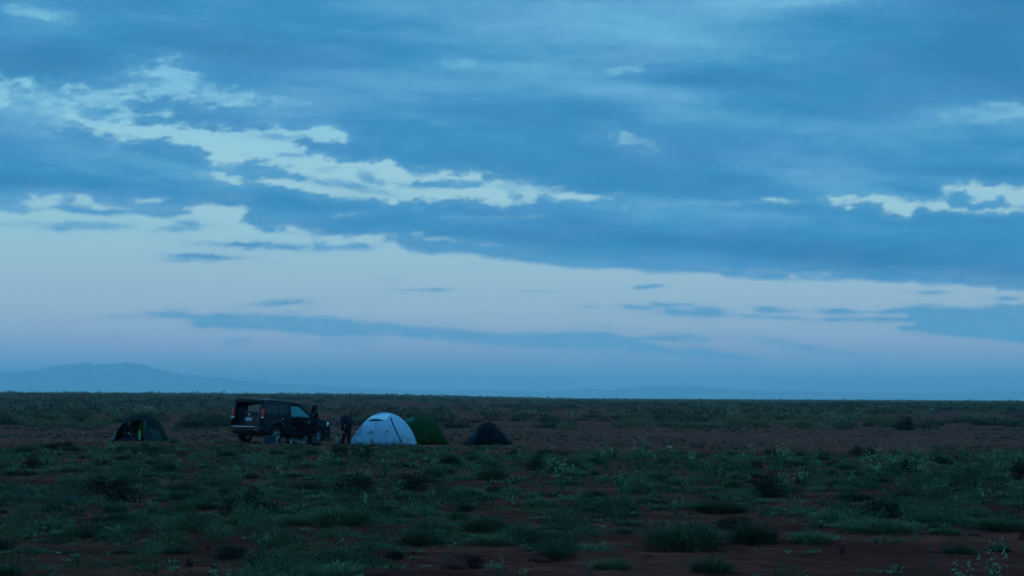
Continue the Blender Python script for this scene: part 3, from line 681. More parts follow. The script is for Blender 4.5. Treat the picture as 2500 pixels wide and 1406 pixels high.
# ------------------------------------------------------------------ off-road car
def car():
    paint = mat('dark_blue_car_paint', (.003, .007, .011), .38, coat=.07, var=.2, scale=2, spec=.14)
    trimm = mat('black_plastic_trim', (.003, .0035, .004), .65)
    glass = mat('tinted_car_glass', (.02, .035, .04), .06, var=0, spec=.8)
    glass2, n, l, b_ = nodes('clear_car_glass')
    tb = n.new('ShaderNodeBsdfTransparent'); tb.inputs[0].default_value = (.62, .8, .8, 1); gb = n.new('ShaderNodeBsdfGlossy'); gb.inputs['Roughness'].default_value = .05
    fr = n.new('ShaderNodeFresnel'); fr.inputs[0].default_value = 1.5; mr = n.new('ShaderNodeMixShader')
    l.new(fr.outputs[0], mr.inputs[0]); l.new(tb.outputs[0], mr.inputs[1]); l.new(gb.outputs[0], mr.inputs[2]); l.new(mr.outputs[0], n['Material Output'].inputs[0])
    chrome = mat('bright_metal', (.5, .52, .54), .25, 1, var=.05)
    alloy = mat('alloy_wheel', (.13, .14, .15), .4, .5, var=.1)
    rubber = mat('tyre_rubber', (.004, .004, .005), .85, var=.3, scale=20)
    red = mat('red_lamp_lens', (.62, .012, .02), .2, coat=.5, var=.1)
    lens = mat('clear_lamp_lens', (.55, .6, .62), .15, coat=.8, var=.1)
    cloth = mat('black_seat_cloth', (.012, .012, .014), .9)
    ra = gp(633, 1079.5); th = R(32)
    f = Vector((math.sin(th), math.cos(th), 0)); r = Vector((math.cos(th), -math.sin(th), 0))
    # local axes: +x forward, +y left, +z up; origin on the ground midway between the axles
    org = ra+f*1.39; org.z = ra.z
    pitch = R(3.4)
    M = Matrix(((f.x, -r.x, 0), (f.y, -r.y, 0), (0, 0, 1)))
    rot = (M @ Matrix.Rotation(pitch, 3, 'Y')).to_euler()
    org = org + Vector((0, 0, -math.sin(pitch)*1.39))
    root = empty('parked_car', org, rot, label='dark off-road car parked with its front door open and its tailgate ajar', category='car')
    B = 1.20
    def ys(z): return .93 if z <= B else .93-(z-B)*.22
    arch = lambda cx: [(cx+.47*math.cos(a), .40+.47*math.sin(a)) for a in np.linspace(0, PI, 13)]
    def lower(right):
        o = [(-2.2, .50), (-2.24, .8), (-2.22, B)]
        o += [(-.46, B), (-.44, .50), (.86, .50), (.88, B)] if right else []
        o += [(1.06, B+.01), (1.5, 1.15), (1.95, 1.08), (2.2, .98), (2.28, .80), (2.28, .5), (2.15, .42)]
        o += arch(1.40)+arch(-1.39)+[(-1.95, .45)]
        return o
    def upper(right):
        o = [(-2.22, B), (-2.16, 1.5), (-2.06, 1.78), (-1.9, 1.82), (-1.1, 1.85), (-.5, 1.845), (-.1, 1.82), (.25, 1.755), (.55, 1.58), (.85, 1.37), (1.12, B+.01)]
        if right: o += [(.93, B+.01), (.50, 1.52), (.20, 1.68), (-.1, 1.73), (-.42, 1.74), (-.44, B)]
        holes = [[(-2.0, 1.30), (-1.93, 1.66), (-1.30, 1.69), (-1.26, 1.28)], [(-1.18, 1.28), (-1.20, 1.69), (-.58, 1.72), (-.53, 1.27)]]
        if not right: holes.append([(-.42, 1.27), (-.42, 1.73), (.15, 1.67), (.82, 1.27)])
        return o, holes
    b = MB()
    for sg in (1, -1):
        rt = sg < 0
        b.poly(lower(rt), [], lambda x, z: Vector((x, sg*(ys(z)-.02*abs(z-.85)), z)))
        o, h = upper(rt); b.poly(o, h, lambda x, z: Vector((x, sg*ys(z), z)))
        # wheel arches bulge out
        for cx in (1.40, -1.39):
            V = []; F = []
            for i, a in enumerate(np.linspace(-.1, PI+.1, 15)):
                for rr, yy in ((.46, .93), (.47, .975), (.53, .97), (.60, .925)): V.append((cx+rr*math.cos(a), sg*yy, .40+rr*math.sin(a)))
            for i in range(14):
                for k in range(3): F.append((i*4+k, (i+1)*4+k, (i+1)*4+k+1, i*4+k+1))
            b.add(V, F, True)
    # roof with a soft crown
    rx = [-2.10, -2.06, -1.9, -1.5, -1.1, -.6, -.3, -.05, .12, .25]; rz = [1.76, 1.79, 1.825, 1.845, 1.855, 1.85, 1.84, 1.82, 1.79, 1.755]
    def roof(u, v):
        x = float(np.interp(u, np.linspace(0, 1, 10), rx)); z = float(np.interp(u, np.linspace(0, 1, 10), rz)); y = (v*2-1)*ys(z)
        return Vector((x, y, z+.05*(1-(v*2-1)**4)-.012))
    b.grid(20, 13, roof)
    # bonnet
    def hood(u, v):
        x = 1.0+1.24*u; z = float(np.interp(x, [1, 1.5, 1.95, 2.2, 2.25], [B+.02, 1.17, 1.10, 1.0, .93])); y = (v*2-1)*.90
        return Vector((x, y, z+.05*(1-(v*2-1)**4)+.02*math.cos((v*2-1)*6)*(abs(v*2-1) < .7)))
    b.grid(12, 13, hood)
    # nose, floor, firewall, rear frame round the tailgate
    b.poly([(-.90, .44), (-.91, .95), (.91, .95), (.90, .44)], [], lambda y, z: Vector((2.27-.12*(abs(y)/.9)**3, y, z)))
    b.box((0, 0, .46), (4.2, 1.76, .06)); b.box((.98, 0, .8), (.05, 1.7, .7))
    b.box((-2.2, 0, 1.77), (.09, 1.55, .07)); b.box((-2.22, 0, .52), (.1, 1.7, .1))
    for sg in (1, -1): b.tube([(-2.2, sg*.87, .5), (-2.2, sg*.87, B), (-2.1, sg*.78, 1.76)], .06, 8)
    # B pillars and roof rails on the side
    b.box((-.48, -.9, .85), (.07, .09, .75))
    b.build('body', paint, root, thick=.025)
    # glass
    def pane(name, pts, m, sg):
        q = MB(); q.poly(pts, [], lambda x, z: Vector((x, sg*(ys(z)-.018), z))); q.build(name, m, root, thick=.006)
    for sg in (1, -1):
        pane('window', [(-2.0, 1.30), (-1.93, 1.66), (-1.30, 1.69), (-1.26, 1.28)], glass2, sg)
        pane('window', [(-1.18, 1.28), (-1.20, 1.69), (-.58, 1.72), (-.53, 1.27)], glass2, sg)
    pane('window', [(-.42, 1.27), (-.42, 1.73), (.15, 1.67), (.82, 1.27)], glass2, 1)
    q = MB(); q.poly([(-.86, 0), (-.72, 1), (.72, 1), (.86, 0)], [], lambda y, t: Vector((1.08-.82*t+.04*(1-(y/.8)**2), y, B+.02+.53*t))); q.build('windscreen', glass2, root, thick=.006)
    # lines between doors, handles, sill, mouldings
    b = MB(); b.box((-1.21, -.945, 1.0), (.012, .01, .36)); b.build('door_gap', trimm, root)
    for x in (-1.02,): q = MB(); q.tube([(x-.09, -.94, 1.06), (x-.07, -.975, 1.06), (x+.07, -.975, 1.06), (x+.09, -.94, 1.06)], .014, 6); q.build('door_handle', chrome, root)
    b = MB(); b.box((-.70, -.955, .62), (.4, .03, .10), bev=.012); b.build('side_moulding', trimm, root)
    for sg in (1, -1):
        b = MB(); b.box((0, sg*1.0, .40), (1.75, .2, .05), bev=.02); b.build('side_step', trimm, root)
    # rear bumper with a bright edge
    b = MB(); b.box((-2.32, 0, .56), (.22, 1.86, .27), bev=.07); b.build('rear_bumper', paint, root)
    b = MB(); b.box((-2.438, 0, .66), (.02, 1.3, .018)); b.build('bumper_strip', chrome, root)
    b = MB(); b.box((-2.25, 0, .40), (.1, 1.5, .1), bev=.03); b.tube([(-2.3, 0, .36), (-2.42, 0, .36)], .03, 8); b.build('tow_bar', trimm, root)
    b = MB(); b.box((2.30, 0, .56), (.16, 1.84, .30), bev=.07); b.build('front_bumper', paint, root)
    b = MB(); b.box((2.30, 0, .85), (.04, .8, .22), bev=.02)
    for k in range(5): b.box((2.325, -.32+.16*k, .85), (.02, .05, .2))
    b.build('grille', chrome, root)
    for sg in (1, -1):
        q = MB(); q.box((2.12, sg*.80, .96), (.32, .26, .20), M=Matrix.Rotation(sg*-.5, 3, 'Z'), bev=.05); q.build('headlight', lens, root)
        q = MB(); q.box((-2.215, sg*.86, 1.27), (.10, .13, .34), bev=.03); tl = q.build('taillight', red, root)
        q = MB(); q.box((-2.222, sg*.86, 1.06), (.10, .13, .07), bev=.02); q.build('reversing_lens', lens, tl)
        q = MB(); q.box((-2.43, sg*.72, .50), (.02, .18, .04)); q.build('reflector', red, root)
    # wheels
    def wheel(cx, cy_, steer=0, name='wheel'):
        w = empty(name, (cx, cy_, .385), (0, 0, steer)); w.parent = root; out = -1 if cy_ < 0 else 1
        q = MB(); q.lathe([(.25, -.115), (.30, -.13), (.36, -.125), (.385, -.09), (.388, 0), (.385, .09), (.36, .125), (.30, .13), (.25, .115), (.25, -.115)], axis='y', n=36)
        for k in range(36):
            a = 2*PI*k/36; q.box((.388*math.cos(a), 0, .388*math.sin(a)), (.022, .2, .03), M=Matrix.Rotation(-a, 3, 'Y'))
        q.build('tyre', rubber, w)
        q = MB(); q.lathe([(.255, -.1), (.235, -.09), (.235, .07), (.26, .1), (.262, .11), (.24, .112), (.228, .08)] if out > 0 else [(.255, .1), (.235, .09), (.235, -.07), (.26, -.1), (.262, -.11), (.24, -.112), (.228, -.08)], axis='y', n=36)
        q.lathe([(.0, out*.09), (.06, out*.088), (.07, out*.06)], axis='y', n=18)
        for k in range(6):
            a = 2*PI*k/6+.3; d = Vector((math.cos(a), 0, math.sin(a))); e = Vector((-math.sin(a), 0, math.cos(a)))
            V = []
            for rr, ww, yy in ((.05, .035, .085), (.15, .028, .075), (.245, .042, .09)):
                for s_ in (-1, 1): V.append(d*rr+e*ww*s_+Vector((0, out*yy, 0))); V.append(d*rr+e*ww*s_*.8+Vector((0, out*(yy-.035), 0)))
            F = [(0, 2, 6, 4), (4, 6, 10, 8), (0, 4, 5, 1), (4, 8, 9, 5), (2, 3, 7, 6), (6, 7, 11, 10), (1, 5, 7, 3), (5, 9, 11, 7), (8, 10, 11, 9)]
            q.add(V, F)
        q.build('rim', alloy, w)
        q = MB(); q.lathe([(0, out*.02), (.15, out*.02), (.16, 0), (0, -out*.01)], axis='y', n=18); q.build('brake_disc', trimm, w)
    wheel(-1.39, -.83); wheel(-1.39, .83); wheel(1.40, -.83, R(-14)); wheel(1.40, .83, R(-14))
    q = MB(); q.tube([(-1.39, -.75, .385), (-1.39, .75, .385)], .05, 8); q.lathe([(0, -.13), (.1, -.1), (.13, 0), (.1, .1), (0, .13)], (-1.39, .05, .385), 'x', 12); q.tube([(-1.9, .5, .42), (-2.3, .55, .36)], .03, 8)
    q.box((-.4, 0, .36), (3.2, .7, .12)); q.box((-1.75, 0, .40), (.6, .9, .16), bev=.04); q.box((-1.39, 0, .62), (.9, 1.34, .3)); q.box((1.4, 0, .62), (.9, 1.34, .3)); q.build('chassis', trimm, root)
    # tailgate, hinged on the right, ajar
    hp = Vector((-2.245, -.79, 0))
    tg = empty('tailgate', hp, (0, 0, R(-13))); tg.parent = root
    def gate(y, z):  # y from hinge to the left
        return Vector((-.02+(0 if z < B else (z-B)*.17), y*(1-(0 if z < B else (z-B)*.06)), z))
    q = MB(); q.poly([(.0, .72), (0, 1.1), (.03, 1.78), (1.58, 1.78), (1.62, 1.1), (1.60, .72)], [[(.12, 1.30), (.15, 1.68), (1.46, 1.68), (1.50, 1.30)]], gate)
    q.box((.0-.03, .81, 1.22), (.03, 1.2, .05), bev=.012); q.box((-.03, .81, .88), (.025, .75, .28), bev=.01)
    q.build('gate_panel', paint, tg, thick=.06)
    q = MB(); q.poly([(.12, 1.30), (.15, 1.68), (1.46, 1.68), (1.50, 1.30)], [], gate); q.build('rear_window', glass2, tg, thick=.006)
    V = [(.12, .0, 1.775), (.12, 1.60, 1.80), (-.12, .03, 1.80), (-.16, 1.64, 1.865), (.12, .0, 1.81), (.12, 1.60, 1.835), (-.12, .03, 1.825), (-.16, 1.64, 1.885)]
    q = MB(); q.add([Vector(v) for v in V], [(0, 1, 3, 2), (4, 6, 7, 5), (0, 2, 6, 4), (1, 5, 7, 3), (2, 3, 7, 6), (0, 4, 5, 1)]); q.build('spoiler', paint, tg)
    q = MB(); q.lathe([(0, -.012), (.055, -.01), (.06, 0), (.03, .008), (0, .01)], (-.075, .80, 1.17), 'x', 20); q.build('emblem', chrome, tg)
    q = MB(); q.box((-.085, .80, .985), (.012, .50, .13), bev=.005); pl = q.build('number_plate', mat('number_plate_white', (.36, .4, .42), .4), tg)
    q = MB()
    for y0, w in ((.62, .05), (.69, .04), (.75, .05), (.84, .03), (.93, .05), (.99, .03)): q.box((-.094, y0, .985), (.004, w*.7, .065))
    q.build('plate_mark', mat('dark_plate_print', (.02, .03, .05), .5), pl)
    # open front door
    dr = empty('door', (.90, -.925, 0), (0, 0, R(54))); dr.parent = root
    q = MB(); q.poly([(0, .50), (0, B), (-1.29, B), (-1.30, .50)], [], lambda x, z: Vector((x, -.02*abs(z-.85)*0, z)))
    q.build('door_panel', paint, dr, thick=.05)
    q = MB(); fr_ = [(-.02, B), (-.10, B+.06), (-.42, 1.52), (-.66, 1.67), (-.90, 1.73), (-1.24, 1.74), (-1.285, B)]
    q.tube([Vector((x, (z-B)*.22, z)) for x, z in fr_], .026, 8); q.build('window_frame', paint, dr)
    q = MB(); q.poly([(-.06, B), (-.10, B+.06), (-.42, 1.51), (-.66, 1.66), (-.90, 1.72), (-1.22, 1.73), (-1.26, B)], [], lambda x, z: Vector((x, (z-B)*.22, z))); q.build('door_window', glass2, dr, thick=.006)
    q = MB(); q.box((-.65, .05, .85), (1.1, .06, .56), bev=.02); q.box((-.7, .10, .98), (.6, .06, .07), bev=.02); q.build('door_trim', trimm, dr)
    q = MB(); q.tube([(-.24, .11, .75), (-.2, .13, 1.05)], .014, 6); q.build('inner_handle', chrome, dr)
    q = MB(); q.box((-.12, -.14, B+.03), (.12, .22, .17), bev=.04); q.build('wing_mirror', paint, dr)
    # inside
    for yy in (-.42, .42):
        st = empty('seat', (-.02, yy, .5)); st.parent = root
        q = MB(); q.box((.1, 0, .17), (.55, .5, .2), bev=.06); q.build('seat_base', cloth, st)
        q = MB(); q.box((-.27, 0, .52), (.16, .5, .64), M=Matrix.Rotation(R(-14), 3, 'Y'), bev=.06); q.build('seat_back', cloth, st)
        q = MB(); q.box((-.39, 0, .93), (.1, .26, .18), bev=.04); q.build('headrest', cloth, st)
    q = MB(); q.box((-1.15, 0, .70), (.5, 1.5, .2), bev=.05); q.box((-1.42, 0, 1.0), (.16, 1.5, .6), M=Matrix.Rotation(R(-12), 3, 'Y'), bev=.05)
    for yy in (-.45, .45): q.box((-1.50, yy, 1.36), (.1, .26, .16), bev=.04)
    q.build('rear_seat', cloth, root)
    q = MB(); q.box((.86, 0, 1.03), (.36, 1.66, .28), bev=.08); q.build('dashboard', cloth, root)
    q = MB(); ring = [Vector((.60+.07*math.sin(a)*1.0, .42+.18*math.cos(a), 1.10+.17*math.sin(a))) for a in np.linspace(0, 2*PI, 22)]; q.tube(ring, .014, 6, False); q.tube([(.6, .42, 1.1), (.8, .42, 1.0)], .025, 6); q.build('steering_wheel', trimm, root)
    q = MB(); q.tube([(-.42, -.80, 1.6), (-.40, -.80, 1.2), (-.35, -.74, .6)], .02, 6); q.build('seat_belt', mat('grey_belt', (.1, .11, .12), .8), root)
    q = MB(); q.box((.55, 0, 1.72), (.03, .22, .06), bev=.02); q.build('mirror', trimm, root)
    q = MB(); q.poly([(-.80, .04), (-.66, .90), (.66, .90), (.80, .04)], [], lambda y, t: Vector((1.03-.82*t+.04*(1-(y/.8)**2), y, B+.0+.53*t))); sm, n, l, b_ = nodes('pale_teal_sheet'); tl = n.new('ShaderNodeBsdfTranslucent'); tl.inputs[0].default_value = (.42, .62, .60, 1); b_.inputs['Base Color'].default_value = (.2, .34, .34, 1); ms = n.new('ShaderNodeMixShader'); ms.inputs[0].default_value = .7
    l.new(b_.outputs[0], ms.inputs[1]); l.new(tl.outputs[0], ms.inputs[2]); l.new(ms.outputs[0], n['Material Output'].inputs[0]); q.build('windscreen_sheet', sm, root)  # pale teal translucent sheet set just inside the windscreen
    # luggage seen through the side glass
    bag = MB(); bag.box((-1.75, -.1, 1.12), (.5, 1.2, .6), bev=.1); o = bag.build('luggage', mat('grey_bag', (.05, .06, .06), .8), root)
    q = MB(); q.box((-1.6, -.35, 1.38), (.3, .4, .16), bev=.07); q.build('luggage', mat('pale_bag', (.2, .26, .24), .8), root)
    return root
car()

# ------------------------------------------------------------------ people
def fuse(parts, name, m, parent, voxel=.012, smooth=6, edit=None):
    """joins tapered limbs into one continuous skin (voxel remesh, then relaxed)"""
    b = MB()
    for p in parts:
        if p[0] == 'c':      # capsule chain: points, radii
            pts = [Vector(q) for q in p[1]]; rr = p[2]
            for i in range(len(pts)-1):
                a, c = pts[i], pts[i+1]; n = 6; seg = [a+(c-a)*t for t in np.linspace(0, 1, n)]; b.tube(seg, [rr[i]+(rr[i+1]-rr[i])*t for t in np.linspace(0, 1, n)], 12)
            for q, r_ in zip(pts, rr): ball(b, q, (r_, r_, r_))
        else: ball(b, Vector(p[1]), p[2], p[3] if len(p) > 3 else None)
    o = b.build(name, m, None)
    md = o.modifiers.new('r', 'REMESH'); md.mode = 'VOXEL'; md.voxel_size = voxel
    ms = o.modifiers.new('s', 'SMOOTH'); ms.iterations = smooth; ms.factor = .5
    dg = bpy.context.evaluated_depsgraph_get(); me = bpy.data.meshes.new_from_object(o.evaluated_get(dg)); me.name = name
    old = o.data; o.modifiers.clear(); o.data = me; bpy.data.meshes.remove(old)
    me.polygons.foreach_set('use_smooth', [True]*len(me.polygons))
    if parent: o.parent = parent
    return o
def ball(b, c, s, M=None, n=12):
    V = []; F = []
    for i in range(n+1):
        t = PI*i/n
        for k in range(n*2):
            a = PI*k/n; p = Vector((s[0]*math.sin(t)*math.cos(a), s[1]*math.sin(t)*math.sin(a), s[2]*math.cos(t))); V.append((M @ p if M else p)+c)
    w = n*2
    for i in range(n):
        for k in range(w): F.append((i*w+k, i*w+(k+1) % w, (i+1)*w+(k+1) % w, (i+1)*w+k))
    b.add(V, F, True)
def hand_parts(wrist, palm_dir, side, curl):
    """palm, four unequal fingers with knuckles, thumb from the side; palm_dir along the hand, side towards the thumb, curl the way the fingers bend"""
    w = Vector(wrist); d = Vector(palm_dir).normalized(); s = Vector(side).normalized(); c = Vector(curl).normalized()
    P = [('c', [w, w+d*.045, w+d*.085], [.024, .032, .03])]
    for k, (off, L) in enumerate(((.030, .068), (.010, .078), (-.011, .072), (-.031, .056))):
        a = w+d*.08+s*off; b1 = a+d*L*.45+c*L*.10; b2 = b1+d*L*.28+c*L*.24; b3 = b2+d*L*.14+c*L*.26
        P.append(('c', [a, b1, b2, b3], [.0105, .0098, .009, .008]))
    a = w+d*.03+s*.024; P.append(('c', [a, a+s*.028+d*.022, a+s*.036+d*.052+c*.015], [.014, .012, .010]))
    return P
def head_parts(c, fwd, up):
    """skull, jaw, nose, brows, lips, ears; fwd is where the face looks"""
    c = Vector(c); f = Vector(fwd).normalized(); u = Vector(up).normalized(); s = f.cross(u).normalized()
    B3 = Matrix((f, s, u)).transposed()
    P = [('e', c+u*.025-f*.012, (.098, .076, .105), B3), ('e', c-u*.055+f*.028, (.062, .056, .062), B3), ('e', c-u*.095+f*.062, (.024, .026, .02), B3),
         ('c', [c+f*.088+u*.008, c+f*.110-u*.026], [.010, .014]), ('e', c+f*.082-u*.052, (.014, .024, .009), B3), ('e', c+f*.078-u*.066, (.012, .02, .008), B3),
         ('e', c+f*.078+u*.026, (.016, .05, .010), B3)]
    for q in (-1, 1): P.append(('e', c+s*q*.078-u*.01-f*.008, (.020, .010, .032), B3)); P.append(('e', c+f*.074+s*q*.03+u*.006, (.012, .014, .010), B3))
    return P
def eyes(c, fwd, up, parent):
    c = Vector(c); f = Vector(fwd).normalized(); u = Vector(up).normalized(); s = f.cross(u).normalized(); b = MB()
    for q in (-1, 1): ball(b, c+f*.083+s*q*.031+u*.004, (.010, .010, .008), n=6)
    b.build('eyes', mat('dark_eyes', (.01, .008, .006), .2), parent)

SKIN = mat('skin', (.26, .12, .085), .55, var=.06)
def standing_person():
    base = gp(846, 1083.5); k = base.y/FOC
    def P(px, py, y=0): return Vector(((px-846)*k, y, (1083.5-py)*k))
    root = empty('person', base, label='person in dark jacket and black trousers bending forward between car and white tent', category='person')
    pel = P(852.5, 1039); pel.z = .90
    hipN, hipF = pel+Vector((0, -.09, -.03)), pel+Vector((-.01, .09, -.03))
    ankN, ankF = Vector((.115, -.13, .09)), Vector((-.20, .14, .09))
    kneN = Vector((.115, -.13, .49)); kneF = Vector((-.10, .13, .50))
    ches = Vector((-.13, 0, 1.13)); neck = Vector((-.235, 0, 1.165)); head = Vector((-.345, -.01, 1.105))
    hf = Vector((-.55, -.12, -.83)); hu = Vector((-.83, 0, .55))
    shN, shF = Vector((-.17, -.17, 1.12)), Vector((-.17, .17, 1.12))
    elN, elF = Vector((-.155, -.22, .84)), Vector((-.22, .20, .84))
    wrN, wrF = Vector((-.115, -.16, .62)), Vector((-.23, .10, .61))
    body = [('c', [pel, pel+Vector((-.06, 0, .12)), ches, neck], [.135, .13, .15, .07]), ('c', [neck, head], [.06, .055]),
            ('c', [hipN, kneN, ankN], [.095, .062, .042]), ('c', [hipF, kneF, ankF], [.095, .062, .042]),
            ('c', [shN, elN, wrN], [.058, .042, .029]), ('c', [shF, elF, wrF], [.058, .042, .029]), ('c', [shN, shF], [.07, .07])]
    body += head_parts(head, hf, hu)
    body += hand_parts(wrN, (.1, .05, -1), (-1, 0, 0), (.1, 1, 0)) + hand_parts(wrF, (.1, -.05, -1), (-1, 0, 0), (.1, -1, 0))
    for a in (ankN, ankF): body.append(('c', [a+Vector((0, 0, -.03)), a+Vector((-.15, 0, -.06))], [.036, .03]))
    fuse(body, 'body', SKIN, root, .009, 3)
    hair = mat('short_grey_hair', (.20, .085, .09), .9, var=.2, scale=60)
    f, u = hf.normalized(), hu.normalized(); s = f.cross(u).normalized(); B3 = Matrix((f, s, u)).transposed()
    fuse([('e', head+u*.035-f*.022, (.094, .080, .102), B3)], 'cropped_hair', hair, root, .009, 2)
    jk = mat('navy_jacket', (.005, .007, .014), .75, var=.25, scale=9, bump=.6)
    fuse([('c', [pel+Vector((.01, 0, .05)), pel+Vector((-.03, 0, .17)), ches+Vector((.01, 0, .015)), neck+Vector((.03, 0, .0))], [.175, .185, .198, .105]),
          ('c', [shN, elN, wrN+Vector((0, 0, .04))], [.082, .064, .048]), ('c', [shF, elF, wrF+Vector((0, 0, .04))], [.082, .064, .048]), ('c', [shN, shF], [.09, .09])], 'jacket', jk, root, .012, 4)
    tr = mat('black_trousers', (.004, .004, .006), .85, var=.2, scale=9, bump=.5)
    fuse([('c', [pel+Vector((0, 0, .04)), pel], [.15, .148]), ('c', [hipN, kneN, ankN+Vector((0, 0, .03))], [.135, .10, .08]), ('c', [hipF, kneF, ankF+Vector((0, 0, .03))], [.135, .10, .08])], 'trousers', tr, root, .012, 4)
    sh = mat('dark_shoes', (.02, .02, .022), .6)
    for a in (ankN, ankF):
        fuse([('c', [a+Vector((.03, 0, -.045)), a+Vector((-.10, 0, -.052)), a+Vector((-.17, 0, -.058))], [.048, .045, .036])], 'shoe', sh, root, .009, 2)
    eyes(head, hf, hu, root)
standing_person()
def sitting_person():
    t = OT; base = Vector(t.loc)+Vector((t.m(318, 1074)[0], -.30, .03))
    root = empty('person', base, label='person in a pale knitted cap sitting inside the open tent', category='person')
    pel = Vector((-.02, .05, .13)); ches = Vector((.0, -.05, .47)); neck = Vector((.03, -.11, .60)); head = Vector((.04, -.17, .72))
    hf = Vector((.35, -.85, -.35)); hu = Vector((.1, -.3, .95))
    hN, hF = pel+Vector((.03, -.1, 0)), pel+Vector((.03, .1, 0))
    kN, kF = Vector((.36, -.22, .24)), Vector((.38, .10, .27)); aN, aF = Vector((.62, -.28, .06)), Vector((.66, .02, .07))
    sN, sF = Vector((-.13, -.13, .50)), Vector((.15, -.03, .50)); eN, eF = Vector((-.10, -.30, .30)), Vector((.28, -.17, .31)); wN, wF = Vector((.10, -.36, .27)), Vector((.17, -.36, .29))
    body = [('c', [pel, ches, neck], [.14, .15, .065]), ('c', [neck, head], [.06, .055]), ('c', [hN, kN, aN], [.09, .06, .042]), ('c', [hF, kF, aF], [.09, .06, .042]),
            ('c', [sN, eN, wN], [.056, .042, .028]), ('c', [sF, eF, wF], [.056, .042, .028]), ('c', [sN, sF], [.07, .07])]
    body += head_parts(head, hf, hu)+hand_parts(wN, (1, -.1, -.1), (0, 0, 1), (0, 1, 0))+hand_parts(wF, (-1, -.2, 0), (0, 0, 1), (0, 1, 0))
    for a in (aN, aF): body.append(('c', [a, a+Vector((.06, -.03, .12))], [.038, .028]))
    fuse(body, 'body', SKIN, root, .009, 3)
    cap = mat('pale_knitted_cap', (.22, .30, .32), .9, var=.15, scale=40, bump=.8)
    f, u = hf.normalized(), hu.normalized(); s = f.cross(u).normalized(); B3 = Matrix((f, s, u)).transposed()
    fuse([('e', head+u*.055-f*.012, (.112, .092, .088), B3), ('e', head+u*.035-f*.012, (.116, .096, .03), B3)], 'cap', cap, root, .009, 2)
    fuse([('c', [pel+Vector((0, 0, .05)), ches, neck+Vector((0, .02, -.02))], [.17, .175, .09]), ('c', [sN, eN, wN], [.078, .062, .046]), ('c', [sF, eF, wF], [.078, .062, .046]), ('c', [sN, sF], [.09, .09])],
         'jacket', mat('black_jacket', (.008, .007, .009), .85, bump=.4), root, .012, 4)
    fuse([('c', [pel, hN, kN, aN], [.14, .115, .08, .06]), ('c', [pel, hF, kF, aF], [.14, .115, .08, .06])], 'trousers', mat('navy_trousers', (.006, .007, .02), .85, bump=.4), root, .012, 4)
    for a in (aN, aF): fuse([('c', [a, a+Vector((.07, -.03, .13))], [.046, .034])], 'shoe', mat('black_shoe', (.012, .012, .014), .6), root, .009, 2)
    eyes(head, hf, hu, root)
sitting_person()

# ------------------------------------------------------------------ camp things
def bottle(px, py, h, r, col, label, cat='bottle', name='bottle', cap=(.1, .1, .1), y=None, tilt=0):
    p = gp(px, py) if y is None else y
    root = empty(name, p, (0, tilt, 0), label=label, category=cat)
    b = MB(); b.lathe([(0, 0), (r*.92, 0), (r, .02), (r, h*.62), (r*.85, h*.74), (r*.36, h*.86), (r*.34, h*.93), (0, h*.93)], n=18); b.build(cat+'_body', mat(name+'_'+cat+'_shell', col, .3, coat=.3), root)
    b = MB(); b.lathe([(0, h*.92), (r*.42, h*.92), (r*.42, h), (0, h)], n=14); b.build('cap', mat('cap_plastic', cap, .5), root)
    return root
def sack(px, py, sx, sz, col, label, cat, name, seed, neck=True):
    p = gp(px, py); b = MB()
    def fn(u, v):
        a = 2*PI*u; t = v*PI; r_ = math.sin(t)**.75*(1+.22*mnoise.noise(Vector((math.cos(a)*1.6+seed, math.sin(a)*1.6, v*3))))
        z = (1-math.cos(t))/2; z = z*sz*(1+.15*mnoise.noise(Vector((a, seed, v*2))))
        return Vector((math.cos(a)*r_*sx, math.sin(a)*r_*sx*.75, max(0, z)))
    b.grid(26, 16, fn); o = b.build(name, mat(name+'_fabric', col, .6, var=.25, scale=14, bump=.6), None, p)
    tag(o, label, cat)
    if neck:
        q = MB(); q.tube([(-.05*sx, 0, sz*.9), (-.3*sx, .02, sz*1.12), (.25*sx, .02, sz*1.15), (.1*sx, 0, sz*.9)], .012, 5); q.build('handle', mat('strap', (.03, .03, .03), .8), o)
    return o
def crate(px, py, size, col, label, cat, name, rz=0):
    p = gp(px, py); root = empty(name, p, (0, 0, rz), label=label, category=cat); sx, sy, sz = size
    b = MB(); b.box((0, 0, sz*.44), (sx, sy, sz*.88), bev=.02)
    for x in (-sx*.3, 0, sx*.3): b.box((x, -sy/2-.004, sz*.42), (.03, .015, sz*.7))
    b.build('box_body', mat(name+'_plastic', col, .5), root)
    b = MB(); b.box((0, 0, sz*.95), (sx*1.04, sy*1.05, sz*.12), bev=.012); b.build('lid', mat(name+'_lid', tuple(c*1.5 for c in col), .5), root)
    b = MB(); b.tube([(-.08, -sy/2-.02, sz*.7), (-.06, -sy/2-.05, sz*.78), (.06, -sy/2-.05, sz*.78), (.08, -sy/2-.02, sz*.7)], .008, 5); b.build('handle', M_BLACKT, root)
    return root
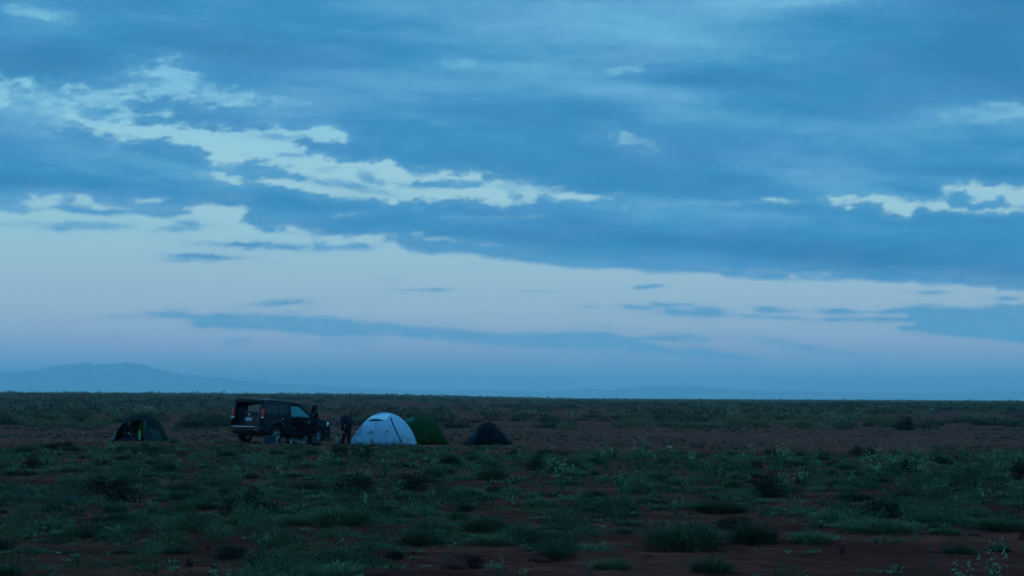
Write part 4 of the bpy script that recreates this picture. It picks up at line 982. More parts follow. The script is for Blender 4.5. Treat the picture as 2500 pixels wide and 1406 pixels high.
def camp_things():
    crate(661, 1082.5, (.42, .30, .34), (.014, .024, .036), 'blue-grey storage box on the ground beside the rear wheel', 'box', 'storage_box', R(-8))
    bottle(674, 1081.5, .34, .062, (.18, .24, .24), 'tall pale water canister next to the storage box', 'canister', 'water_canister')
    sack(685, 1080, .16, .30, (.10, .17, .19), 'grey-green sack slumped next to the pale canister', 'bag', 'canvas_sack', 4)
    sack(721, 1080, .19, .24, (.16, .27, .36), 'blue-grey bundle under the open front door', 'bag', 'cloth_bundle', 9)
    sack(728, 1083.5, .13, .17, (.42, .10, .05), 'orange bag among the things beside the car', 'bag', 'orange_bag', 14)
    sack(743.5, 1081, .14, .21, (.46, .55, .60), 'white plastic bag beside the car door', 'bag', 'plastic_bag', 17)
    sack(739, 1084.5, .12, .13, (.20, .12, .16), 'dusky pink pouch in front of the white plastic bag', 'pouch', 'pouch', 19, False)
    sack(752, 1081, .09, .17, (.30, .34, .36), 'small pale bag at the right end of the pile', 'bag', 'small_bag', 23)
    sack(733, 1078.5, .14, .25, (.05, .17, .13), 'teal stuff sack behind the orange bag', 'bag', 'stuff_sack', 27)
    bottle(710.5, 1082, .16, .04, (.4, .45, .38), 'small pale cup standing left of the blue-grey bundle', 'cup', 'camping_cup')
    bottle(695.5, 1080, .30, .035, (.30, .33, .28), 'slim bottle standing behind the grass beside the car', 'bottle', 'slim_bottle')
    # black bag with a pale printed pattern beside the front wheel
    o = sack(773, 1087.5, .25, .24, (.012, .012, .02), 'black bag lying on the ground in front of the front wheel', 'bag', 'black_bag', 31, False)
    b = MB()
    p = gp(775.5, 1086); root = empty('patterned_bag', p+Vector((0, .1, .18)), label='dark blue bag with a white print standing against the front wheel', category='bag')
    b.box((0, 0, .22), (.26, .16, .44), bev=.06); b.build('bag_body', mat('navy_bag', (.010, .018, .035), .7, bump=.3), root)
    q = MB(); rr = random.Random(3)
    for i in range(16):
        x, z = rr.uniform(-.09, .10), rr.uniform(.08, .36); s1, s2 = rr.uniform(.015, .03), rr.uniform(.015, .035)
        q.poly([(x-s1, z), (x, z-s2), (x+s1, z), (x, z+s2)], [], lambda u, v: Vector((u, -.083, v)))
    q.build('print', mat('white_print', (.42, .52, .56), .6), root, thick=.003)
    q = MB(); q.tube([(-.07, 0, .43), (-.05, 0, .5), (.05, 0, .5), (.07, 0, .43)], .012, 6); q.build('handle', M_BLACKT, root)
    # by the bending person's feet
    bottle(822, 1083, .40, .055, (.14, .22, .21), 'tall pale water bottle standing at the feet of the bending person')
    # in the open tent
    t = OT; a = Vector(t.loc)+Vector((t.m(350.5, 1074)[0], -.72, .02))
    root = empty('towel', a, label='light green towel hanging in the doorway of the open tent', category='towel')
    def tw(u, v):
        w = .028+.030*math.sin(v*2.4+.4); return Vector(((u-.5)*2*w+.012*math.sin(v*5), .02*math.sin(u*9+v*3), .42*v+.02))
    b = MB(); b.grid(10, 16, tw); b.build('towel_cloth', mat('light_green_cloth', (.09, .34, .08), .8, var=.2, scale=10), root, thick=.012)
    b = MB(); b.tube([(0, 0, .44), (.02, .0, .52), (.03, .02, .68)], .006, 5); b.build('loop', M_BLACKT, root)
    a = Vector(t.loc)+Vector((t.m(327, 1074)[0], -.62, .03)); q = MB()
    def sb(u, v):
        an = PI*v; x = (u-.5)*.95; w = .17*(1-abs(2*u-1)**4)**.5
        return Vector((x, -math.cos(an)*w*1.0, .16*math.sin(an)*(1-abs(2*u-1)**6)*(1+.3*math.sin(u*26))))
    q.grid(40, 12, sb); o = q.build('sleeping_bag', mat('navy_quilt', (.005, .006, .018), .7, bump=.5), None, a); tag(o, 'dark navy sleeping bag lying across the doorway of the open tent', 'sleeping bag')
    # litter on the plain
    for px, py, col, nm, lb in ((1365, 1089, (.5, .01, .03), 'red_cloth', 'small red cloth lying on the bare dirt right of the tents'), (1636, 1091.5, (.5, .55, .58), 'white_wrapper', 'white wrapper lying on the dirt among the green plants')):
        p = gp(px, py); b = MB()
        def cl(u, v): return Vector(((u-.5)*.22, (v-.5)*.22, .02+.035*abs(mnoise.noise(Vector((u*4, v*4, px))))+.015*math.sin(u*5)))
        b.grid(10, 10, cl); o = b.build(nm, mat(nm+'_stuff', col, .7), None, p, thick=.004); tag(o, lb, 'cloth' if 'cloth' in nm else 'wrapper')
camp_things()
# ------------------------------------------------------------------ plants
L_TUFT = leaf_mat('grass_blades', (.012, .016, .009), (.130, .145, .066))
L_LEAF = leaf_mat('dark_leaves', (.008, .011, .006), (.096, .116, .050))
L_DARK = leaf_mat('blackish_scrub', (.003, .005, .003), (.013, .016, .010), transl=.03)
L_WEED = leaf_mat('weed_leaves', (.022, .046, .024), (.052, .094, .048))
L_BLOS = leaf_mat('pale_blossom', (.12, .20, .10), (.26, .36, .19), transl=.3)
L_STEP = leaf_mat('steppe_foliage', (.085, .068, .036), (.20, .145, .075))
L_STEPD = leaf_mat('steppe_foliage_dark', (.026, .026, .017), (.085, .068, .040))
L_DRY = leaf_mat('dry_stems', (.05, .05, .045), (.10, .09, .075))

def blades(n, seed, lean=(.2, 1.15), w=.03, spread=.45, droop=.35, ln=(.6, 1.1)):
    """unit tuft: radius about 1, height about 1"""
    r = np.random.RandomState(seed); a = r.rand(n)*2*PI; q = np.sqrt(r.rand(n))*spread
    bx, by = q*np.cos(a), q*np.sin(a)
    da = a+r.randn(n)*.5; le = lean[0]+(lean[1]-lean[0])*(q/spread*.6+r.rand(n)*.4); L = ln[0]+(ln[1]-ln[0])*r.rand(n)
    dx, dy, dz = np.sin(le)*np.cos(da), np.sin(le)*np.sin(da), np.cos(le)
    sx, sy = -np.sin(da), np.cos(da); ww = w*(.6+.8*r.rand(n))
    z0 = 0*bx
    mid = np.stack([bx+dx*L*.5, by+dy*L*.5, z0+dz*L*.56], 1); tip = np.stack([bx+dx*L*1.02, by+dy*L*1.02, z0+dz*L*(1-droop*np.sin(le))], 1)
    s = np.stack([sx, sy, z0], 1)*ww[:, None]; b0 = np.stack([bx, by, z0-.03], 1)
    V = np.stack([b0-s*.7, b0+s*.7, mid-s, mid+s, tip], 1).reshape(-1, 3)
    o = np.arange(n)[:, None]*5; F = np.concatenate([o+[0, 1, 3], o+[0, 3, 2], o+[2, 3, 4]], 0)
    return V, F
def leaves(n, seed, size=.09, flat=.9, shell=.35, lump=.35):
    """unit dome of small leaves with lumps and gaps"""
    r = np.random.RandomState(seed); d = r.randn(n*3, 3); d[:, 2] = np.abs(d[:, 2])*flat; d /= np.linalg.norm(d, axis=1)[:, None]
    lu = vnoise(d[:, 0]*2.6+seed, d[:, 1]*2.6+d[:, 2]*2)+.5*vnoise(d[:, 0]*6+seed, d[:, 1]*6+d[:, 2]*5)
    rad = (1+lump*lu*1.8)*(1-shell*r.rand(len(d))**1.5); keep = r.rand(len(d)) < np.clip(.42+lu*1.1, .05, 1)
    P = (d*rad[:, None])[keep][:n]; d = d[keep][:n]; n = len(P)
    u = r.randn(n, 3); u /= np.linalg.norm(u, axis=1)[:, None]; nn = d+.8*r.randn(n, 3); w = np.cross(u, nn); w /= np.linalg.norm(w, axis=1)[:, None]
    s = size*(.5+r.rand(n))[:, None]; P[:, 2] = np.maximum(P[:, 2], .02)
    V = np.stack([P-u*s, P-w*s*.45, P+u*s, P+w*s*.45], 1).reshape(-1, 3)
    o = np.arange(n)[:, None]*4; F = np.concatenate([o+[0, 1, 2], o+[0, 2, 3]], 0)
    return V, F
def twigs(n, seed, w=.012, H=1.0, R_=1.0, up=.5):
    r = np.random.RandomState(seed); V = []; F = []
    for i in range(n):
        a = r.rand()*2*PI; e = up+(1.45-up)*r.rand(); L = .7+.5*r.rand(); p = Vector((r.randn()*.08, r.randn()*.08, 0)); d = Vector((math.cos(a)*math.cos(e)*R_, math.sin(a)*math.cos(e)*R_, math.sin(e)*H))
        s = Vector((-math.sin(a), math.cos(a), 0))*w; q = p+d*L*.5+Vector((r.randn(), r.randn(), 0))*.06; t = p+d*L+Vector((r.randn(), r.randn(), r.randn()))*.07; o = len(V)
        V += [p-s, p+s, q-s*.8, q+s*.8, t]; F += [(o, o+1, o+3), (o, o+3, o+2), (o+2, o+3, o+4)]
        for k in range(2):
            st = q+(t-q)*r.rand(); e2 = st+Vector((r.randn(), r.randn(), abs(r.randn())))*.16; o = len(V); V += [st-s*.6, st+s*.6, e2]; F.append((o, o+1, o+2))
    return np.array([tuple(v) for v in V]), np.array(F)
def cat_(*parts):
    V = []; F = []; o = 0
    for v, f in parts: V.append(v); F.append(f+o); o += len(v)
    return np.concatenate(V), np.concatenate(F)
def weed(seed, ns=11):
    """unit flowering weed: stems, narrow leaves, blossom clusters"""
    r = np.random.RandomState(seed); SV, SF = twigs(ns, seed, .011, 1.0, .62, .75); n = 150
    i = r.randint(0, ns, n); step = 5+6  # vertices per stem in twigs
    b = SV[i*step]; m_ = SV[i*step+2]; t = SV[i*step+4]; f = (r.rand(n)*.85)[:, None]
    P = np.where(f < .5, b+(m_-b)*f*2, m_+(t-m_)*(f*2-1)); d = r.randn(n, 3); d[:, 2] = abs(d[:, 2])*.6; d /= np.linalg.norm(d, axis=1)[:, None]; w = np.cross(d, r.randn(n, 3)); w /= np.linalg.norm(w, axis=1)[:, None]
    L = (.07+.12*r.rand(n))[:, None]*(1.2-f); V = np.stack([P, P+d*L*.5+w*.022, P+d*L, P+d*L*.5-w*.022], 1).reshape(-1, 3); o = np.arange(n)[:, None]*4
    lv = (V, np.concatenate([o+[0, 1, 2], o+[0, 2, 3]], 0)); cov_ = leaves(260, seed+3, .05, .5, .6); cov_ = (cov_[0]*[.75, .75, .45], cov_[1])
    B = []; 
    for k in range(ns):
        tip = SV[k*step+4]
        for q in range(r.randint(4, 9)): B.append(tip+r.randn(3)*[.07, .07, .09])
    B = np.array(B); n = len(B); V = []; F = []
    for p in B:
        for k in range(4):
            d = r.randn(3); d[2] = abs(d[2]); d /= np.linalg.norm(d); w = np.cross(d, r.randn(3)); w /= np.linalg.norm(w); s = .022+.022*r.rand(); o = len(V); s *= .8; V += [p, p+d*s+w*s*.6, p+d*s*1.7, p+d*s-w*s*.6]; F += [(o, o+1, o+2), (o, o+2, o+3)]
    return cat_((SV, SF), lv, cov_), (np.array(V), np.array(F))
def unit(VF, name, m, tint=0.):
    return fast_mesh(name, VF[0], VF[1], m, False)
def joined(name, protos, X, Y, sx, sz, ang, idx, m, seed=0, zoff=0., tint=None):
    """many small plants as one object: real geometry, stuff"""
    Vs = []; Fs = []; Ts = []; o = 0; Z = hgt(X, Y)+relief(X, Y)-zoff; tint = np.random.RandomState(seed).rand(len(X)) if tint is None else tint
    for k, (V, F) in enumerate(protos):
        s = np.where(idx == k)[0]
        if not len(s): continue
        c, sn = np.cos(ang[s])[:, None], np.sin(ang[s])[:, None]
        x = (V[None, :, 0]*c-V[None, :, 1]*sn)*sx[s][:, None]+X[s][:, None]; y = (V[None, :, 0]*sn+V[None, :, 1]*c)*sx[s][:, None]+Y[s][:, None]; z = V[None, :, 2]*sz[s][:, None]+Z[s][:, None]
        Vs.append(np.stack([x, y, z], -1).reshape(-1, 3)); Fs.append((F[None]+(np.arange(len(s))*len(V))[:, None, None]).reshape(-1, 3)+o); Ts.append(np.repeat(tint[s], len(V))); o += len(s)*len(V)
    me = fast_mesh(name, np.concatenate(Vs), np.concatenate(Fs), m, False, {'tint': np.concatenate(Ts)})
    return tag(link_mesh(name, me), kind='stuff')
def relief(X, Y):
    Q = np.sqrt(X*X+Y*Y); near = 1-S_((Q-70)/60.)
    return near*S_((Q-9)/3.)*(.028*fbm(X/1.1+3, Y/.55+9, 4, .6)+.05*np.clip(fbm(X/.9+60, Y/.5+4, 4)-.25, 0, 1)
        - .06*np.exp(-((Y-17.4-.06*X+.3*np.sin(X/3.))/.45)**2)-.05*np.exp(-((Y-18.9-.06*X)/.4)**2)+.05*np.exp(-((Y-18.1-.06*X)/.35)**2))
PR = {
 'grass_tuft': [unit(blades(330, s, lean=(.15, 1.3), w=.014, spread=.75, droop=.5), 'grass_tuft', L_TUFT) for s in range(5)],
 'leafy_plant': [unit(cat_(leaves(620, s+20, .05, .8), (blades(26, s+40, (.0, .8), .012, .5)[0]*[1, 1, 1.25], blades(26, s+40, (.0, .8), .012, .5)[1])), 'leafy_plant', L_LEAF) for s in range(5)],
 'dark_bush': [unit(cat_(leaves(2300, s+60, .045, .95, .5, .3), twigs(60, s+5, .008)), 'dark_bush', L_DARK) for s in range(4)],
 'green_bush': [unit(cat_(leaves(1000, s+80, .04, .8, .5, .35), blades(700, s+90, (.1, 1.1), .0085, .8)), 'green_bush', L_LEAF) for s in range(4)],
 'steppe_bush': [unit(cat_(leaves(420, s+110, .075, .95, .35, .2), blades(160, s+120, (.1, 1.25), .016, .75, ln=(.7, 1.0))), 'steppe_bush', L_STEP) for s in range(5)],
 'dry_plant': [unit(twigs(46, s+130, .010, 1, .8, .3), 'dry_plant', L_DRY) for s in range(3)],
}
STEP_D = [unit(cat_(leaves(420, s+110, .075, .95, .35, .2), blades(160, s+120, (.1, 1.25), .016, .75, ln=(.7, 1.0))), 'steppe_bush', L_STEPD) for s in range(3)]
WEEDS = []
for s in range(4):
    st_, bl = weed(s+150); WEEDS.append((unit(st_, 'flowering_weed', L_WEED), unit(bl, 'blossom', L_BLOS)))
def plant(kind, x, y, w, h, label, group=None, me=None, cat=None):
    z = float(hgt(x, y)+relief(np.array(float(x)), np.array(float(y))))-.015
    o = bpy.data.objects.new(kind, me or RNG.choice(PR[kind])); COL.objects.link(o)
    o.location = (x, y, z); o.rotation_euler = (0, 0, RNG.random()*6.28); o.scale = (w, w*RNG.uniform(.8, 1.15), h)
    tag(o, label, cat or {'grass_tuft': 'grass tuft', 'leafy_plant': 'plant', 'dark_bush': 'bush', 'green_bush': 'bush', 'steppe_bush': 'bush', 'dry_plant': 'plant', 'flowering_weed': 'plant'}[kind], group)
    return o
def place(x, y):
    u = x/y*FOC+1250; v = 970+FOC*EYE/y
    c = ('below the open tent' if u < 500 else 'below the car' if u < 800 else 'below the white tent' if u < 1080 else 'below the dark slate tent' if u < 1330 else 'right of the middle' if u < 1900 else 'at the right side')
    r_ = 'near the bottom edge' if v > 1310 else 'in the near foreground' if v > 1220 else 'in the middle of the foreground' if v > 1150 else 'in the far green belt'
    return c, r_
def weed_at(x, y, w, h, label, group=None):
    st_, bl = RNG.choice(WEEDS); o = plant('flowering_weed', x, y, w, h, label, group, st_)
    c = bpy.data.objects.new('blossom', bl); COL.objects.link(c); c.parent = o; return o

# the plants that stand out, each where the photograph has it: kind, foot px, width px, height px, label
NAMED = [
 ('dark_bush', 300, 1224, 92, 46, 'round blackish bush below the open green tent'),
 ('dark_bush', 605, 1256, 120, 52, 'wide blackish bush below the rear of the car'),
 ('dark_bush', 872, 1206, 100, 42, 'blackish bush below the white tent on the bare strip'),
 ('dark_bush', 1006, 1196, 90, 34, 'low wide blackish bush below the green tent'),
 ('green_bush', 1201, 1171, 84, 44, 'dense dark green bush below the dark slate tent'),
 ('green_bush', 1055, 1166, 60, 34, 'small dark green bush above the low blackish bush'),
 ('dark_bush', 1874, 1212, 100, 46, 'round blackish bush between the flowering patches on the right'),
 ('dark_bush', 2496, 1172, 60, 42, 'blackish bush cut by the right edge of the photo'),
 ('green_bush', 835, 1282, 150, 56, 'broad grey-green bush below the blackish bush under the white tent'),
 ('green_bush', 404, 1150, 60, 34, 'dark green bush between the open tent and the car'),
 ('green_bush', 1350, 1330, 110, 44, 'dark green bush at the near end of the bare middle'),
 ('green_bush', 1672, 1332, 190, 72, 'largest feathery green bush in the foreground'),
 ('green_bush', 1840, 1326, 120, 62, 'feathery green bush right of the largest foreground bush'),
 ('green_bush', 1980, 1322, 110, 36, 'low dark green bush right of the two feathery ones'),
 ('green_bush', 2150, 1300, 170, 38, 'long low green bush at the right above the bare track'),
 ('green_bush', 2440, 1290, 120, 36, 'low green bush near the right edge above the track'),
 ('dark_bush', 2150, 1262, 120, 40, 'dark twiggy bush below the big flowering patch'),
 ('green_bush', 1760, 1250, 120, 34, 'dark low bush left of the twiggy one'),
 ('green_bush', 300, 1350, 66, 24, 'small dark green cushion plant at the lower left'),
 ('green_bush', 130, 1250, 60, 28, 'dark green cushion plant left of the round blackish bush'),
 ('green_bush', 65, 1350, 80, 30, 'dark green cushion plant in the lower left corner'),
 ('green_bush', 430, 1350, 84, 30, 'dark green cushion plant right of the small one at lower left'),
 ('grass_tuft', 1500, 1345, 60, 24, 'small dense tuft at the edge of the bare track'),
 ('dark_bush', 190, 1200, 60, 22, 'dark low plant left of the round blackish bush'),
 ('green_bush', 60, 1105, 70, 24, 'dark green bush on the dirt left of the open tent'),
 ('green_bush', 365, 1108, 90, 30, 'soft green bush just below the open tent'),
 ('dark_bush', 2212, 1050, 50, 28, 'tallest dark bush at the far edge of the bare ground'),
 ('green_bush', 800, 1078, 26, 24, 'green bush between the car and the bending person'),
]
WNAMED = [
 (275, 1115, 74, 34, 'small flowering weed below the open tent'), (1370, 1196, 160, 68, 'flowering weed nearest the dark slate tent'),
 (1480, 1150, 90, 60, 'tall flowering weed left of the double clump'), (1560, 1148, 130, 62, 'flowering weed in the middle of the upper patch'),
 (1520, 1218, 80, 58, 'pale blossomed weed standing alone below the upper patch'), (1690, 1150, 100, 44, 'flowering weed at the right end of the upper patch'),
 (1820, 1155, 110, 52, 'flowering weed above the round blackish bush'), (1900, 1150, 120, 54, 'flowering weed right of the one above the blackish bush'),
 (2130, 1195, 130, 76, 'left half of the big flowering clump on the right'), (2240, 1200, 150, 82, 'right half of the big flowering clump on the right'),
 (2190, 1165, 120, 56, 'flowering weed behind the big clump on the right'), (1960, 1190, 70, 40, 'small flowering weed between the two right patches'),
 (800, 1150, 110, 50, 'pale flowering weed below the bending person'), (890, 1130, 120, 44, 'flowering weed below the white tent'),
 (940, 1160, 100, 44, 'flowering weed between the white tent and the blackish bushes'), (640, 1340, 90, 46, 'pale weed at the edge of the bare track left of the middle'),
 (890, 1250, 80, 42, 'silvery weed beside the broad grey-green bush'), (1270, 1140, 70, 30, 'small flowering weed right of the dark slate tent'),
 (1650, 1260, 90, 40, 'flowering weed above the largest foreground bush'), (2060, 1290, 80, 34, 'pale weed above the low dark green bush'),
 (2400, 1230, 100, 40, 'sparse pale weed near the right edge'), (1440, 1400, 60, 34, 'pale flowering weed at the bottom edge near the middle'),
 (1215, 1412, 90, 44, 'pale broad-leaved weed cut by the bottom edge'), (1990, 1160, 60, 40, 'thin flowering weed left of the big clump'),
]
used = []
for kd, px, py, w, h, lb in NAMED:
    p = gp(px, py); s = p.y/FOC; plant(kd, p.x, p.y, w*s/2*1.0, h*s*1.2, lb); used.append((p.x, p.y, w*s/2))
for px, py, w, h, lb in WNAMED:
    p = gp(px, py); s = p.y/FOC; weed_at(p.x, p.y, w*s/2*1.0, h*s*1.1, lb); used.append((p.x, p.y, w*s/2))
# tall weeds close to the camera, out of focus at the bottom right
for k, (px, h, d, w, lb) in enumerate(((2268, .60, 13.9, .26, 'tall blurred weed close to the camera at the lower right, leftmost of three'), (2345, .50, 13.7, .30, 'middle one of three tall blurred weeds at the lower right'),
        (2425, .62, 13.8, .30, 'rightmost of three tall blurred weeds at the lower right'), (2200, .30, 14.2, .16, 'short blurred weed left of the three tall ones at the lower right'), (1800, .22, 15., .2, 'short blurred weed at the bottom edge right of the middle'))):
    q = ray(px, 1400); o = plant('flowering_weed', q.x*d, d, w, h, lb, None, WEEDS[k % 4][0])
    if k in (1, 2): c = bpy.data.objects.new('blossom', WEEDS[(k+1) % 4][1]); COL.objects.link(c); c.parent = o; c.scale = (.9, .9, .9)
# orange flowers at the left
for px, py, lb in ((406, 1090, 'orange flowers at the right foot of the open tent'), (252, 1086, 'orange flowers on the dirt left of the open tent')):
    p = gp(px, py); o = plant('leafy_plant', p.x, p.y, .2, .1, lb); q = MB()
    for i in range(7):
        c = Vector((RNG.uniform(-.5, .5), RNG.uniform(-.5, .2), RNG.uniform(.9, 1.5))); ball(q, c, (.13, .13, .16), n=4)
        q.tube([c, (c.x*.6, c.y*.6, .1)], .02, 4)
    q.build('orange_blossom', mat('orange_petal', (.45, .10, .01), .7), o)

_cz = [(gp(343, 1074), .6, 1.5), (gp(600, 1080)+Vector((1.6, 0, 0)), 1.6, 3.0), (gp(846, 1084), 0, .6), (gp(938, 1086), .3, 1.75), (gp(1036, 1086), 1.6, 1.6), (gp(1190, 1085), .2, 1.35), (gp(730, 1082), 0, 1.0)]
def clear_of_camp(X, Y):
    k = np.ones(len(X), bool)
    for p, dy, r_ in _cz: k &= (X-p.x)**2+(Y-p.y-dy)**2 > r_*r_
    return k
def apart(X, Y, front=.55):
    """false where a small plant would stand in or just in front of one of the plants that stand out"""
    k = np.ones(len(X), bool)
    for a, b, w in used: k &= ~((np.abs(X-a*Y/b) < w*.9) & (Y < b+w*.6) & (Y > b-(w*.7+.055*b*front)))
    return k
def scatter(n, y0, y1, seed, power=2):
    r = np.random.RandomState(seed); y = (y0**power+(y1**power-y0**power)*r.rand(n))**(1/power); x = y*(r.rand(n)*2-1)*.40
    return x, y, r
# small rounded dark bushes, well apart, all over the foreground
x, y, r = scatter(420, 15.5, 57, 77, 1.6); lone = []
for i in range(len(x)):
    s = (.13+.24*r.rand()**1.5)*(1.15 if y[i] > 28 else 1); p = np.array([x[i]]), np.array([y[i]])
    if len(lone) >= 210 or not clear_of_camp(*p)[0] or any((x[i]-a)**2+((y[i]-b)*.6)**2 < (s+w)**2*1.3 for a, b, w in used): continue
    used.append((x[i], y[i], s)); lone.append(i); c_, r_ = place(x[i], y[i]); h = s*(.55+.5*r.rand())
    plant('green_bush' if r.rand() < .7 else 'dark_bush', x[i], y[i], s, h, ('taller' if h > .25 else 'small' if h > .14 else 'tiny')+' rounded dark bush '+c_+', '+r_, 'small rounded bushes across the foreground')
# foreground plants: the largest as things, the small ones joined
x, y, r = scatter(15000, 13.2, 64, 31)
c = cover_at(x, y); k = (r.rand(len(x)) < c*1.35*np.minimum(1, (25/y)**1.15)) & clear_of_camp(x, y) & apart(x, y); x, y, c = x[k], y[k], c[k]
size = (.09+.21*r.rand(len(x))**2.)*(.85+.4*c); kind = r.rand(len(x)) + .25*fbm(x/4., y/4., 3)
hh = size*(.45+.85*r.rand(len(x))**1.3)
show = size/y; order = np.argsort(-show)
lim = {'grass_tuft': 290, 'leafy_plant': 280, 'dry_plant': 60}; cnt = dict.fromkeys(lim, 0); rest = []
LB = {'grass_tuft': 'dark green grass tuft', 'leafy_plant': 'dark green leafy plant', 'dry_plant': 'dry greyish plant'}
def label(kd, x, y, s, h):
    c, r_ = place(x, y); q = ('tall ' if kd != 'leafy_plant' else 'bulky ') if h > .24 else 'wide ' if s > .34 else 'tiny ' if s < .15 else 'low '
    return q+LB[kd]+' '+c+', '+r_
GB = {'grass_tuft': 'grass tufts across the foreground', 'leafy_plant': 'leafy plants across the foreground', 'dry_plant': 'dry plants across the foreground'}
for i in order:
    kd = 'leafy_plant' if kind[i] < .70 else ('grass_tuft' if kind[i] < 1.0 else 'dry_plant')
    if cnt[kd] < lim[kd]:
        cnt[kd] += 1;  plant(kd, x[i], y[i], size[i], hh[i]*(1.5 if kd == 'dry_plant' else 1), label(kd, x[i], y[i], size[i], hh[i]), GB[kd])
    else: rest.append(i)
rest = np.array(rest); xr, yr = x[rest], y[rest]
sp = [blades(36, s+200, w=.055, spread=.6) for s in range(4)]+[leaves(52, s+210, .12, .7, .4) for s in range(3)]
joined('ground_cover', sp, xr, yr, size[rest], hh[rest], r.rand(len(rest))*6.28, r.randint(0, 7, len(rest)), L_TUFT, 1)
# weeds with blossoms, scattered thinly in the green belt
x, y, r = scatter(520, 26, 60, 41); c = cover_at(x, y); gl = fbm(x/6.+9, y/5., 3)
k = (r.rand(len(x)) < np.clip(c*.7+gl*1.3, 0, 1)) & clear_of_camp(x, y); x, y = x[k][:150], y[k][:150]
for i in range(len(x)): weed_at(x[i], y[i], .12+.16*r.rand(), .16+.22*r.rand(), 'slender weed with pale blossoms '+', '.join(place(x[i], y[i])), 'blossoming weeds in the green belt')
# seedlings and short grass
x, y, r = scatter(13000, 13, 66, 51, 1.4); c = cover_at(x, y); k = (r.rand(len(x)) < c*1.1+.04) & clear_of_camp(x, y) & apart(x, y, .4); x, y = x[k], y[k]; n = len(x)
s4 = [blades(9, s+300, (.2, 1.3), .13, .7) for s in range(5)]
joined('short_grass', s4, x, y, .05+.07*r.rand(n), .035+.06*r.rand(n), r.rand(n)*6.28, r.randint(0, 5, n), L_TUFT, 2)
# sparse small plants on the bare ground behind the camp
x, y, r = scatter(6000, 60, 100, 61); k = (fbm(x/7., y/7., 3)+.25*r.randn(len(x)) > .1) & clear_of_camp(x, y); x, y = x[k], y[k]; n = len(x)
joined('sparse_weeds', sp, x, y, .08+.14*r.rand(n)+.25*r.rand(n)**8, .05+.10*r.rand(n)+.18*r.rand(n)**8, r.rand(n)*6.28, r.randint(0, 7, n), L_STEPD, 3)
# grass that hides the foot of the tents and the things beside the car
for x0, x1, py, n_, h0 in ((690, 790, 1092, 26, .22), (795, 1120, 1091, 52, .20), (1150, 1270, 1090, 22, .22), (300, 420, 1100, 10, .12)):
    for i in range(n_):
        p = gp(RNG.uniform(x0, x1), py+RNG.uniform(-2, 9)); plant('grass_tuft' if RNG.random() < .6 else 'leafy_plant', p.x, p.y, RNG.uniform(.15, .30), h0*RNG.uniform(.5, 1.1), 'short green grass tuft at the front foot of the camp', 'grass tufts along the front of the camp')

# the steppe behind: 300 nearest bushes as things, the rest one mass
def clumpy(x, y): return fbm(x/26.+3, y/30., 4)
x, y, r = scatter(90000, 88, 620, 71, 1.55)
edge = 95+7*fbm(x/9., y*0, 3)-3*S_((x/y+.1)/-.2)
f = clumpy(x, y); k = (y > edge) & (r.rand(len(x)) < np.clip((.07+.2*f)*np.minimum(1, y/330.+.30), np.where(y < 170, .030, .010), 1)); x, y, f = x[k], y[k], f[k]
sz = .40+.75*r.rand(len(x))**1.3+.25*np.clip(f, 0, 1); h = sz*(.55+.35*r.rand(len(x)))
o = np.argsort(y); print('steppe', len(o), (y < 150).sum())
dk = vnoise(x/13.+7, y/17.)+.5*r.rand(len(x)) > .12
for i in o[:300]:
    u = x[i]/y[i]*FOC+1250; wh = ('left of the open tent' if u < 270 else 'behind the open tent' if u < 450 else 'between the open tent and the car' if u < 560 else 'behind the car' if u < 800 else 'behind the white tent' if u < 1020 else 'behind the green tent' if u < 1120 else 'behind the dark slate tent' if u < 1300 else 'right of the tents' if u < 1700 else 'far right of the tents' if u < 2200 else 'near the right edge')
    plant('steppe_bush', x[i], y[i], sz[i], h[i], ('large ' if sz[i] > .85 else 'middling ' if sz[i] > .55 else 'small ')+('dark' if dk[i] else 'pale')+' olive bush on the steppe '+wh,
          'dark olive bushes behind the camp' if dk[i] else 'pale olive bushes behind the camp', RNG.choice(STEP_D) if dk[i] else None)
o = o[300:]
fp = [leaves(44, s+400, .22, .95, .3, .22) for s in range(4)]
for nm, sel, mm in (('distant_scrub', ~dk[o], L_STEP), ('distant_dark_scrub', dk[o], L_STEPD)):
    q = o[sel]; joined(nm, fp, x[q], y[q], sz[q], h[q], r.rand(len(q))*6.28, r.randint(0, 4, len(q)), mm, 4)
x, y, r = scatter(11000, 600, 2200, 81, 1.3); n = len(x); fq = [cat_(leaves(12, s+500, .5, .95, .25, .25)) for s in range(4)]
sz = .9+1.3*r.rand(n); joined('far_scrub', fq, x, y, sz, .35+.8*r.rand(n)**3+.9*r.rand(n)**12, r.rand(n)*6.28, r.randint(0, 4, n), L_STEP, 5)

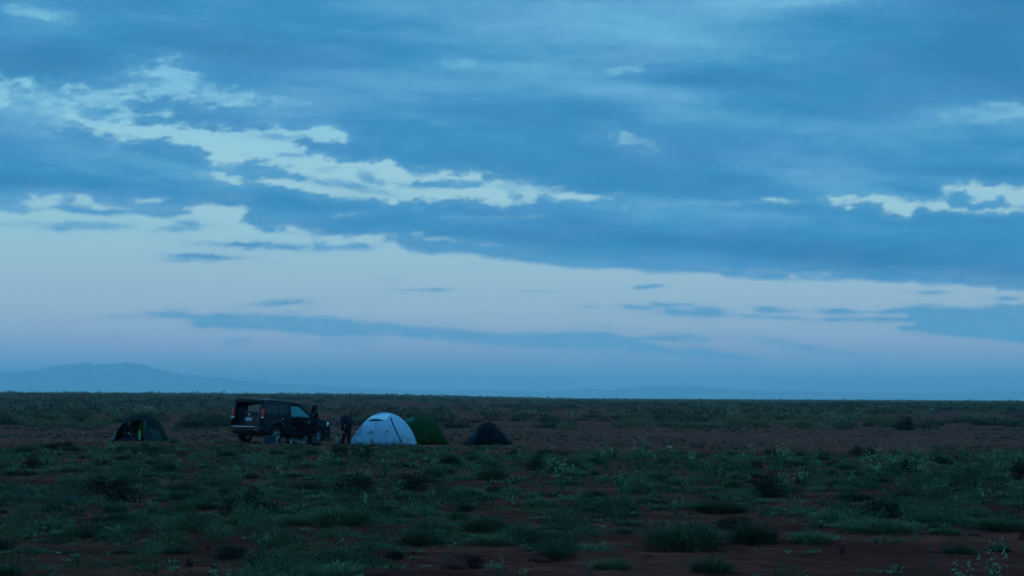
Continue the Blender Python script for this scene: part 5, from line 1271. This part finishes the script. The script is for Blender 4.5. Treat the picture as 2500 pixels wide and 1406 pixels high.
# stones and clods
def rocks(seed, n=1):
    r = np.random.RandomState(seed); b = MB(); ball(b, Vector((0, 0, 0)), (1, 1, 1), n=3); V = np.array(b.v); 
    V = V*(1+.35*np.array([[mnoise.noise(Vector(v)*1.4+Vector((seed*3.1, 0, 0)))] for v in V])); V[:, 2] *= .55
    F = [t for f in b.f for t in ((f[0], f[1], f[2]), (f[0], f[2], f[3]))]; return V, np.array(F)
RK = [rocks(s) for s in range(5)]
M_STONE = leaf_mat('grey_stone', (.09, .045, .038), (.26, .15, .12), transl=0)
M_CLOD = leaf_mat('earth_clod', (.045, .010, .008), (.10, .018, .014), transl=0)
x, y, r = scatter(4200, 57, 104, 91); k = clear_of_camp(x, y); x, y = x[k], y[k]; n = len(x)
joined('gravel', RK, x, y, .022+.10*r.rand(n)**4, .02+.06*r.rand(n)**3, r.rand(n)*6.28, r.randint(0, 5, n), M_STONE, 6, .0)
x, y, r = scatter(6000, 13, 60, 92, 1.5); n = len(x)
joined('small_clods', RK, x, y, .012+.045*r.rand(n)**4, .01+.035*r.rand(n)**3, r.rand(n)*6.28, r.randint(0, 5, n), M_CLOD, 7, .0)
CL = []
for s in range(4):
    b = MB(); ball(b, Vector((0, 0, 0)), (1, 1, 1), n=9); V = np.array(b.v); V = V*(1+np.array([[.55*mnoise.noise(Vector(v)*1.3+Vector((s*5.1, 0, 0)))+.22*mnoise.noise(Vector(v)*4.+Vector((s*2., 3, 0)))] for v in V])); V[:, 2] *= .55
    CL.append(fast_mesh('earth_clod', V, np.array(b.f), M_CLOD, True))
for px, py, w, h, lb in ((1110, 1382, 90, 26, 'broad low mound of red earth near the bottom edge'), (462, 1378, 22, 20, 'upright clod of red earth at the lower left'), (1290, 1352, 22, 18, 'small red clod beside the broad mound'),
                         (1320, 1366, 46, 14, 'flat red clod right of the broad mound'), (158, 1356, 22, 14, 'small clod left of the small cushion plant'), (186, 1370, 18, 14, 'small clod below the cushion plants at lower left'),
                         (905, 1402, 60, 20, 'dark clod cut by the bottom edge'), (930, 1352, 60, 16, 'dark low clod at the edge of the track'), (690, 1312, 12, 12, 'small upright clod on the bare track'),
                         (1990, 1325, 24, 16, 'squat red clod at the foot of the low dark green bush'), (2057, 1350, 14, 22, 'thin upright clod on the bare track at the right'), (2380, 1305, 50, 12, 'long flat clod near the right edge'),
                         (2240, 1180+30, 26, 12, 'red clod right of the big flowering clump'), (508, 1335, 12, 8, 'little clod on the bare strip')):
    p = gp(px, py); s = p.y/FOC; q = bpy.data.objects.new('earth_clod', RNG.choice(CL)); COL.objects.link(q); q.location = (p.x, p.y, p.z+.0); q.scale = (w*s/2, w*s/2*.8, h*s/.55*.8); q.rotation_euler = (0, 0, RNG.random()*6); tag(q, lb, 'clod')
